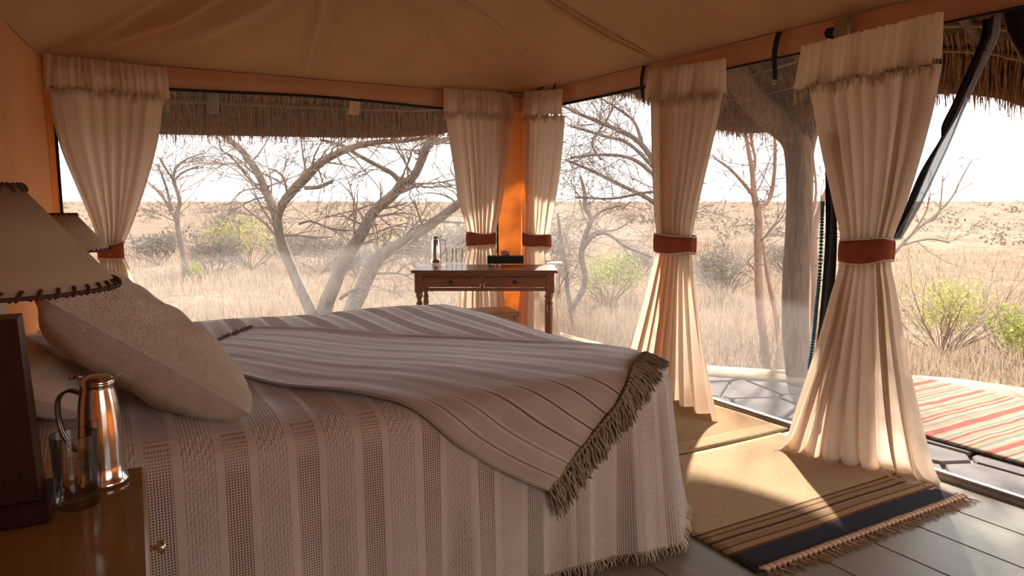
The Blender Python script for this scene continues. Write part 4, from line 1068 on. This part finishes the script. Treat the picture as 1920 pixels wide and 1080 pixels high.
tree('large bare acacia with three leaning trunks in the wide window', (618, 610), [
    [(596, 612, 13, 0), (586, 588, 11.5, 0), (555, 521, 10, .1), (527, 451, 9.5, .1), (518, 405, 9.5, .1), (499, 360, 7.5, .2), (481, 321, 7, .2), (453, 282, 6, .2), (430, 262, 5, .2), (400, 225, 4, .2)],
    [(519, 415, 7, .1), (528, 386, 8, .0), (547, 360, 8.5, -.1), (572, 334, 9, -.2), (599, 307, 8, -.3), (630, 289, 7, -.3), (673, 273, 6, -.3), (715, 266, 5, -.3), (757, 264, 4, -.2), (800, 258, 3, -.2)],
    [(604, 612, 16, 0), (612, 570, 14, 0), (627, 535, 13, 0), (644, 493, 12, 0), (676, 444, 11, 0), (701, 398, 10, 0), (736, 367, 9.5, 0), (752, 347, 9, 0), (775, 331, 8, 0), (789, 303, 8, 0), (803, 268, 8, 0), (820, 230, 6, 0)],
    [(648, 612, 17, -.3), (662, 576, 15, -.3), (680, 539, 14, -.3), (701, 495, 13, -.3), (725, 472, 11, -.3), (761, 451, 9.5, -.2), (806, 423, 9, -.1), (859, 383, 8, 0), (905, 340, 7, .1)],
    [(752, 345, 5, 0), (735, 325, 4.5, -.1), (701, 307, 4, -.2), (670, 290, 3.5, -.3), (640, 272, 3, -.3), (600, 262, 2.5, -.3)],
    [(572, 352, 4, -.2), (600, 350, 3.5, -.3), (625, 338, 3, -.3)],
    [(801, 270, 5, 0), (835, 262, 5, .1), (880, 250, 4, .2)],
    [(505, 350, 2.6, .2), (480, 345, 2.2, .2), (462, 330, 2, .3), (440, 300, 2, .3), (415, 280, 1.8, .3), (412, 262, 1.6, .3)],
    [(540, 375, 2.4, -.2), (535, 345, 2.2, -.2), (528, 328, 2, -.2), (512, 318, 1.6, -.2)],
    [(560, 420, 2.2, -.2), (585, 415, 2, -.2), (625, 430, 2, -.3), (680, 432, 1.6, -.3)],
    [(638, 560, 3.2, -.2), (655, 548, 3, -.4), (672, 540, 2.4, -.5)]], D1, BARK, 21, twig_len=.66, twigs=(2, 3), lvl=2, droop=.05, every=2, minr=.0042)
tree('slender umbrella thorn at the left of the wide window', (345, 495), [
    [(346, 497, 5.5, 0), (340, 460, 5, 0), (333, 423, 4.6, 0), (333, 398, 4, 0), (337, 378, 3.6, 0), (330, 352, 3.4, 0), (325, 335, 3, 0), (330, 312, 2.4, 0)],
    [(333, 420, 3.6, 0), (322, 396, 3.2, .3), (304, 368, 2.8, .5), (285, 347, 2.4, .5)], [(322, 396, 2.6, .3), (314, 360, 2.4, .2), (304, 330, 2, .0), (295, 310, 1.8, 0)],
    [(326, 338, 2.2, 0), (345, 322, 2, .3), (372, 312, 1.6, .5)], [(328, 340, 2.2, 0), (312, 318, 2, -.5), (300, 296, 1.6, -.8)], [(330, 315, 2, 0), (350, 298, 1.6, 0), (380, 288, 1.4, .4)]],
    19, BARK, 33, twig_len=1.0, twigs=(3, 4), lvl=2, flat=.55, every=3, minr=.006)
tree('small twisted tree outside the window right of the desk', (1072, 607), [
    [(1072, 612, 6, 0), (1073, 579, 5.5, 0), (1092, 545, 5.5, 0), (1096, 515, 5.2, 0), (1090, 478, 5.5, 0), (1097, 444, 5, 0), (1108, 412, 4.5, 0), (1097, 388, 4, 0), (1096, 362, 3.4, 0), (1088, 330, 2.6, 0)],
    [(1072, 585, 5, 0), (1064, 545, 4.5, .2), (1061, 500, 4, .2), (1052, 450, 3.4, .3), (1046, 400, 2.8, .3)],
    [(1089, 474, 4, 0), (1108, 447, 3.4, -.1), (1131, 437, 3.2, -.2), (1153, 447, 3, -.3), (1172, 462, 2.6, -.3), (1222, 482, 2.2, -.3)],
    [(1098, 446, 3.4, 0), (1120, 434, 2.6, .2), (1150, 432, 2, .3), (1175, 420, 1.6, .3)],
    [(1107, 412, 3, 0), (1130, 395, 2.4, .2), (1165, 385, 1.8, .3)]], 11, BARK, 44, twig_len=.6, twigs=(2, 3), lvl=2, every=2)
tree('wide bare tree whose boughs criss-cross the upper gauze window', (1275, 640), [
    [(1275, 640, 9, 0), (1282, 560, 8, 0), (1270, 470, 7.5, 0), (1262, 400, 7, 0), (1240, 330, 6, 0), (1200, 268, 5, 0), (1150, 240, 4, -.2), (1090, 215, 3, -.3), (1040, 190, 2.4, -.3)],
    [(1265, 410, 6, 0), (1215, 372, 4.4, .2), (1160, 345, 3.6, .3), (1105, 318, 3, .3), (1060, 300, 2.4, .3)],
    [(1245, 345, 5, 0), (1190, 300, 3.6, -.3), (1130, 290, 3, -.3), (1070, 296, 2.4, -.3)],
    [(1230, 320, 4, 0), (1180, 270, 3.4, .4), (1130, 254, 3, .5), (1070, 236, 2.4, .5)],
    [(1205, 275, 4, 0), (1190, 230, 3, .2), (1160, 205, 2.6, .2), (1120, 180, 2, .2)],
    [(1128, 300, 2.6, .3), (1110, 268, 2.4, .3), (1135, 230, 2.2, .3), (1152, 196, 2, .3)],
    [(1262, 380, 4, 0), (1225, 360, 3, -.2), (1150, 372, 2.4, -.3), (1080, 370, 2, -.3)]], 9.5, BARK, 55, twig_len=.7, twigs=(2, 3), lvl=2, every=1, droop=.02, minr=.0042)
tree('slim red barked tree forking high, left of the forked post', (1439, 697), [
    [(1441, 700, 9, 0), (1433, 640, 8, 0), (1425, 581, 7.5, 0), (1421, 498, 7, 0), (1421, 405, 7, 0), (1414, 368, 6, 0), (1410, 322, 4.5, 0), (1400, 262, 3.5, 0), (1395, 220, 3, 0)],
    [(1419, 392, 4.5, 0), (1428, 386, 4.5, 0), (1443, 373, 4.2, .1), (1452, 325, 3.6, .1), (1453, 262, 3, .1), (1450, 230, 2.6, .1)],
    [(1412, 366, 4, 0), (1395, 345, 3.4, -.1), (1369, 317, 2.8, -.2), (1345, 300, 2, -.2)],
    [(1411, 335, 3, 0), (1416, 300, 2.8, .1), (1408, 260, 2.4, .1), (1412, 225, 2, .1)],
    [(1421, 510, 2.6, 0), (1410, 500, 2.2, -.1), (1400, 490, 1.6, -.1)]], 7.6, REDBARK, 66, twig_len=.5, twigs=(2, 3), lvl=2, every=2)
tree('thin reddish sapling just left of the forked post', (1464, 697), [
    [(1465, 700, 6, 0), (1460, 650, 5.5, 0), (1456, 600, 5, 0), (1445, 545, 4, 0), (1436, 500, 3, 0), (1430, 450, 2, 0)], [(1460, 640, 4, 0), (1474, 600, 3, .1), (1480, 540, 2.4, .1), (1470, 470, 1.8, .1)]], 7.9, REDBARK, 77, twig_len=.45, twigs=(1, 2), lvl=1, every=3)
tree('red barked tree half hidden behind the rolled flap', (1526, 690), [
    [(1528, 695, 8, 0), (1526, 620, 7, 0), (1528, 540, 6.5, 0), (1526, 470, 6, 0), (1530, 420, 5.5, 0), (1544, 375, 5, 0), (1560, 330, 4, 0), (1565, 270, 3, 0)], [(1527, 500, 4, 0), (1518, 440, 3, .1), (1530, 360, 2.4, .1), (1522, 280, 2, .1)]], 7.4, REDBARK, 88, twig_len=.5, twigs=(1, 3), lvl=2, every=3, crown=((6.4, 4.6, 2.95), .85, .8, .6))  # leaf crown added out of sight to keep a sun patch off the floor
tree('bare grey shrub reaching above the hill beside the door flap', (1650, 560), [
    [(1650, 560, 4, 0), (1660, 500, 3.4, 0), (1690, 460, 3, 0), (1720, 430, 2.6, 0), (1752, 405, 2.2, 0), (1785, 370, 1.8, 0), (1800, 340, 1.5, 0), (1822, 300, 1.1, 0)],
    [(1690, 460, 2.2, 0), (1740, 448, 2, .1), (1780, 455, 1.6, .1)], [(1735, 418, 2, 0), (1760, 400, 1.6, 0), (1768, 330, 1.2, 0)], [(1705, 445, 2, 0), (1735, 400, 1.6, 0), (1745, 360, 1.2, 0)]], 7.0, TWIG, 99, twig_len=.34, twigs=(1, 2), lvl=1, every=3)

# =================================================================== SHRUBS, SCRUB, GRASS
def shrub(label, px, py, depth, w_px, h_px, mat, seed, cnt=900, size=.03, stems=14, group=None):
    r = random.Random(seed); b = deep(px, py, depth); b.z = gz_(b.x, b.y); k = depth/F; rx = w_px*k/2; rz = h_px*k
    t = thing('shrub', label, 'shrub', b, group=group)
    sm_ = MB()
    for i in range(stems):
        a = r.uniform(0, 6.28); d = Vector((math.cos(a)*rx*1.1, math.sin(a)*rx*1.1, rz*r.uniform(.5, 1.1)))
        grow(sm_, b+Vector((0, 0, -.03)), d.normalized(), d.length*.8, .007*depth/7, 2, r, .5, 0, 3, .0018*depth/7)
    part(sm_, 'stems', TWIG, t)
    lm = MB()
    for i in range(9):
        a = r.uniform(0, 6.28); q = r.uniform(0, .65)
        leaf_cloud(lm, (b.x+math.cos(a)*rx*q, b.y+math.sin(a)*rx*q, b.z+rz*r.uniform(.42, .72)), rx*.5, rx*.5, rz*.33, cnt//9, size, r, .2)
    part(lm, 'foliage', mat, t, smooth=False)
    return t
shrub('leafy green shrub just past the kilim, beside the large curtain', 1765, 655, 8.5, 210, 150, LEAFY, 5, 2600, .022, 26)
shrub('green shrub at the right margin beyond the terrace', 1915, 690, 7.6, 130, 130, LEAF, 6, 1500, .022, 16)
shrub('low green shrub under the narrow twisted tree', 1140, 560, 13, 130, 110, LEAF, 7, 1800, .035, 16)
shrub('olive shrub seen between the curtain and slim red tree', 1350, 560, 14, 120, 130, GREYLEAF, 8, 1500, .035, 16)
shrub('yellow green shrub left of the slim red tree', 1335, 520, 17, 100, 70, LEAFY, 9, 1200, .04, 12)
shrub('grey thicket left of the large acacia', 400, 487, 21, 120, 85, GREYLEAF, 10, 1600, .05, 16)
shrub('yellow green crown behind the large acacia trunk', 470, 470, 24, 190, 110, LEAFY, 11, 1900, .055, 16)
shrub('small bright bush below the umbrella thorn', 365, 480, 19, 36, 45, LEAF, 12, 500, .04, 8)
shrub('wide grey thicket between the acacia trunks', 600, 478, 22, 200, 70, GREYLEAF, 13, 1900, .05, 18)
shrub('pale green bush glimpsed through the leaning trunks', 720, 470, 26, 180, 70, LEAFY, 14, 1500, .06, 14)
shrub('grey thicket behind the jug on the desk', 800, 485, 18, 180, 110, GREYLEAF, 15, 1800, .05, 18)
shrub('rounded grey bush on the skyline left of the acacia', 440, 405, 40, 130, 70, GREYLEAF, 16, 1500, .09, 14)
for i_, (px, py, dp, wpx, hpx, lb) in enumerate(((300, 480, 26, 110, 60, 'grey thicket behind the leftmost curtain edge'), (540, 462, 30, 160, 50, 'low grey thicket behind the first leaning trunk'), (668, 482, 20, 110, 60, 'grey bush between the second and third leaning trunk'),
        (870, 470, 24, 120, 80, 'grey thicket behind the curtain left of the corner'), (1045, 500, 15, 90, 150, 'tall grey thicket right of the narrow corner curtain'), (1195, 500, 20, 110, 60, 'grey scrub thicket beside the curtain past the bed foot'), (1480, 520, 22, 140, 60, 'grey thicket behind the thick forked post'))):
    shrub(lb, px, py, dp, wpx, hpx, GREYLEAF, 40+i_, 1400, .0024*dp, 12)
# countless low scrub on the hill
sc = MB(); r = random.Random(31)
for _ in range(900):
    az = math.radians(r.uniform(-14, 74)); d = 45*(240/45)**r.random(); x, y = d*math.sin(az), d*math.cos(az); z = gz_(x, y); s = r.uniform(.25, .8)*(1 if d < 60 else 1.3)
    for k in range(22):
        u = Vector((r.gauss(0, .5), r.gauss(0, .5), abs(r.gauss(0, .4)))); p = Vector((x, y, z))+u*s
        a = Vector((r.uniform(-1, 1), r.uniform(-1, 1), r.uniform(-1, 1))).normalized(); b = a.orthogonal(); b.normalize(); q = s*r.uniform(.1, .25)
        sc.add([p-a*q, p+b*q*.6, p+a*q, p-b*q*.6], [(0, 1, 2, 3)])
tag(sc.build('scrub', simple('hill_scrub', (.19, .155, .11), (.15, .12, .08), .95, nscale=.3, bs=0, spec=.05), smooth=False), 'countless low grey scrub dotted over the far hill', 'scrub', kind='stuff')
gr = MB(); r = random.Random(17); V = []; Fc = []
rg = np.random.default_rng(5); N = 60000
az = np.radians(rg.uniform(-16, 76, N)); dd = 4.6*(42/4.6)**(rg.random(N)**.8)
X = dd*np.sin(az); Y = dd*np.cos(az)
keep = []
ex = [p.x for p in reversed(EC)]; ey = [p.y for p in reversed(EC)]
inside = ((X < np.interp(Y, ey, ex)+.12) & (Y < 6.7)) | ((X < 4.2) & (Y < 6.25))
X, Y, dd = X[~inside], Y[~inside], dd[~inside]
patch = np.sin(X*.8)*np.cos(Y*.63)+np.sin(X*2.1+1)*np.sin(Y*1.7)
hgt = (.16+.16*rg.random(len(X)))*(1+.45*patch).clip(.35, 1.8)*(.7+.3*np.minimum(dd/9, 1)); wd = .0035*np.maximum(1, dd/6)
an = rg.uniform(0, 6.283, len(X)); ln = rg.uniform(.05, .5, len(X)); la = rg.uniform(0, 6.283, len(X))
Z = np.array([gz_(a, b) for a, b in zip(X, Y)])
cx_, sx_ = np.cos(an)*wd, np.sin(an)*wd; lx, ly = np.cos(la)*ln*hgt, np.sin(la)*ln*hgt
vv = np.stack([np.stack([X-cx_, Y-sx_, Z-.02], 1), np.stack([X+cx_, Y+sx_, Z-.02], 1), np.stack([X+lx*.4+cx_*.8, Y+ly*.4+sx_*.8, Z+hgt*.6], 1), np.stack([X+lx*.4-cx_*.8, Y+ly*.4-sx_*.8, Z+hgt*.6], 1), np.stack([X+lx, Y+ly, Z+hgt], 1)], 1).reshape(-1, 3)
me = bpy.data.meshes.new('dry_grass'); n = len(X)
fc = []
for i in range(n): b = i*5; fc.append((b, b+1, b+2, b+3)); fc.append((b+3, b+2, b+4))
me.from_pydata(vv.tolist(), [], fc); me.materials.append(GRASS)
o = bpy.data.objects.new('dry_grass', me); COL.objects.link(o)
tag(o, 'tall dry straw coloured grass growing round the tent', 'grass', kind='stuff')
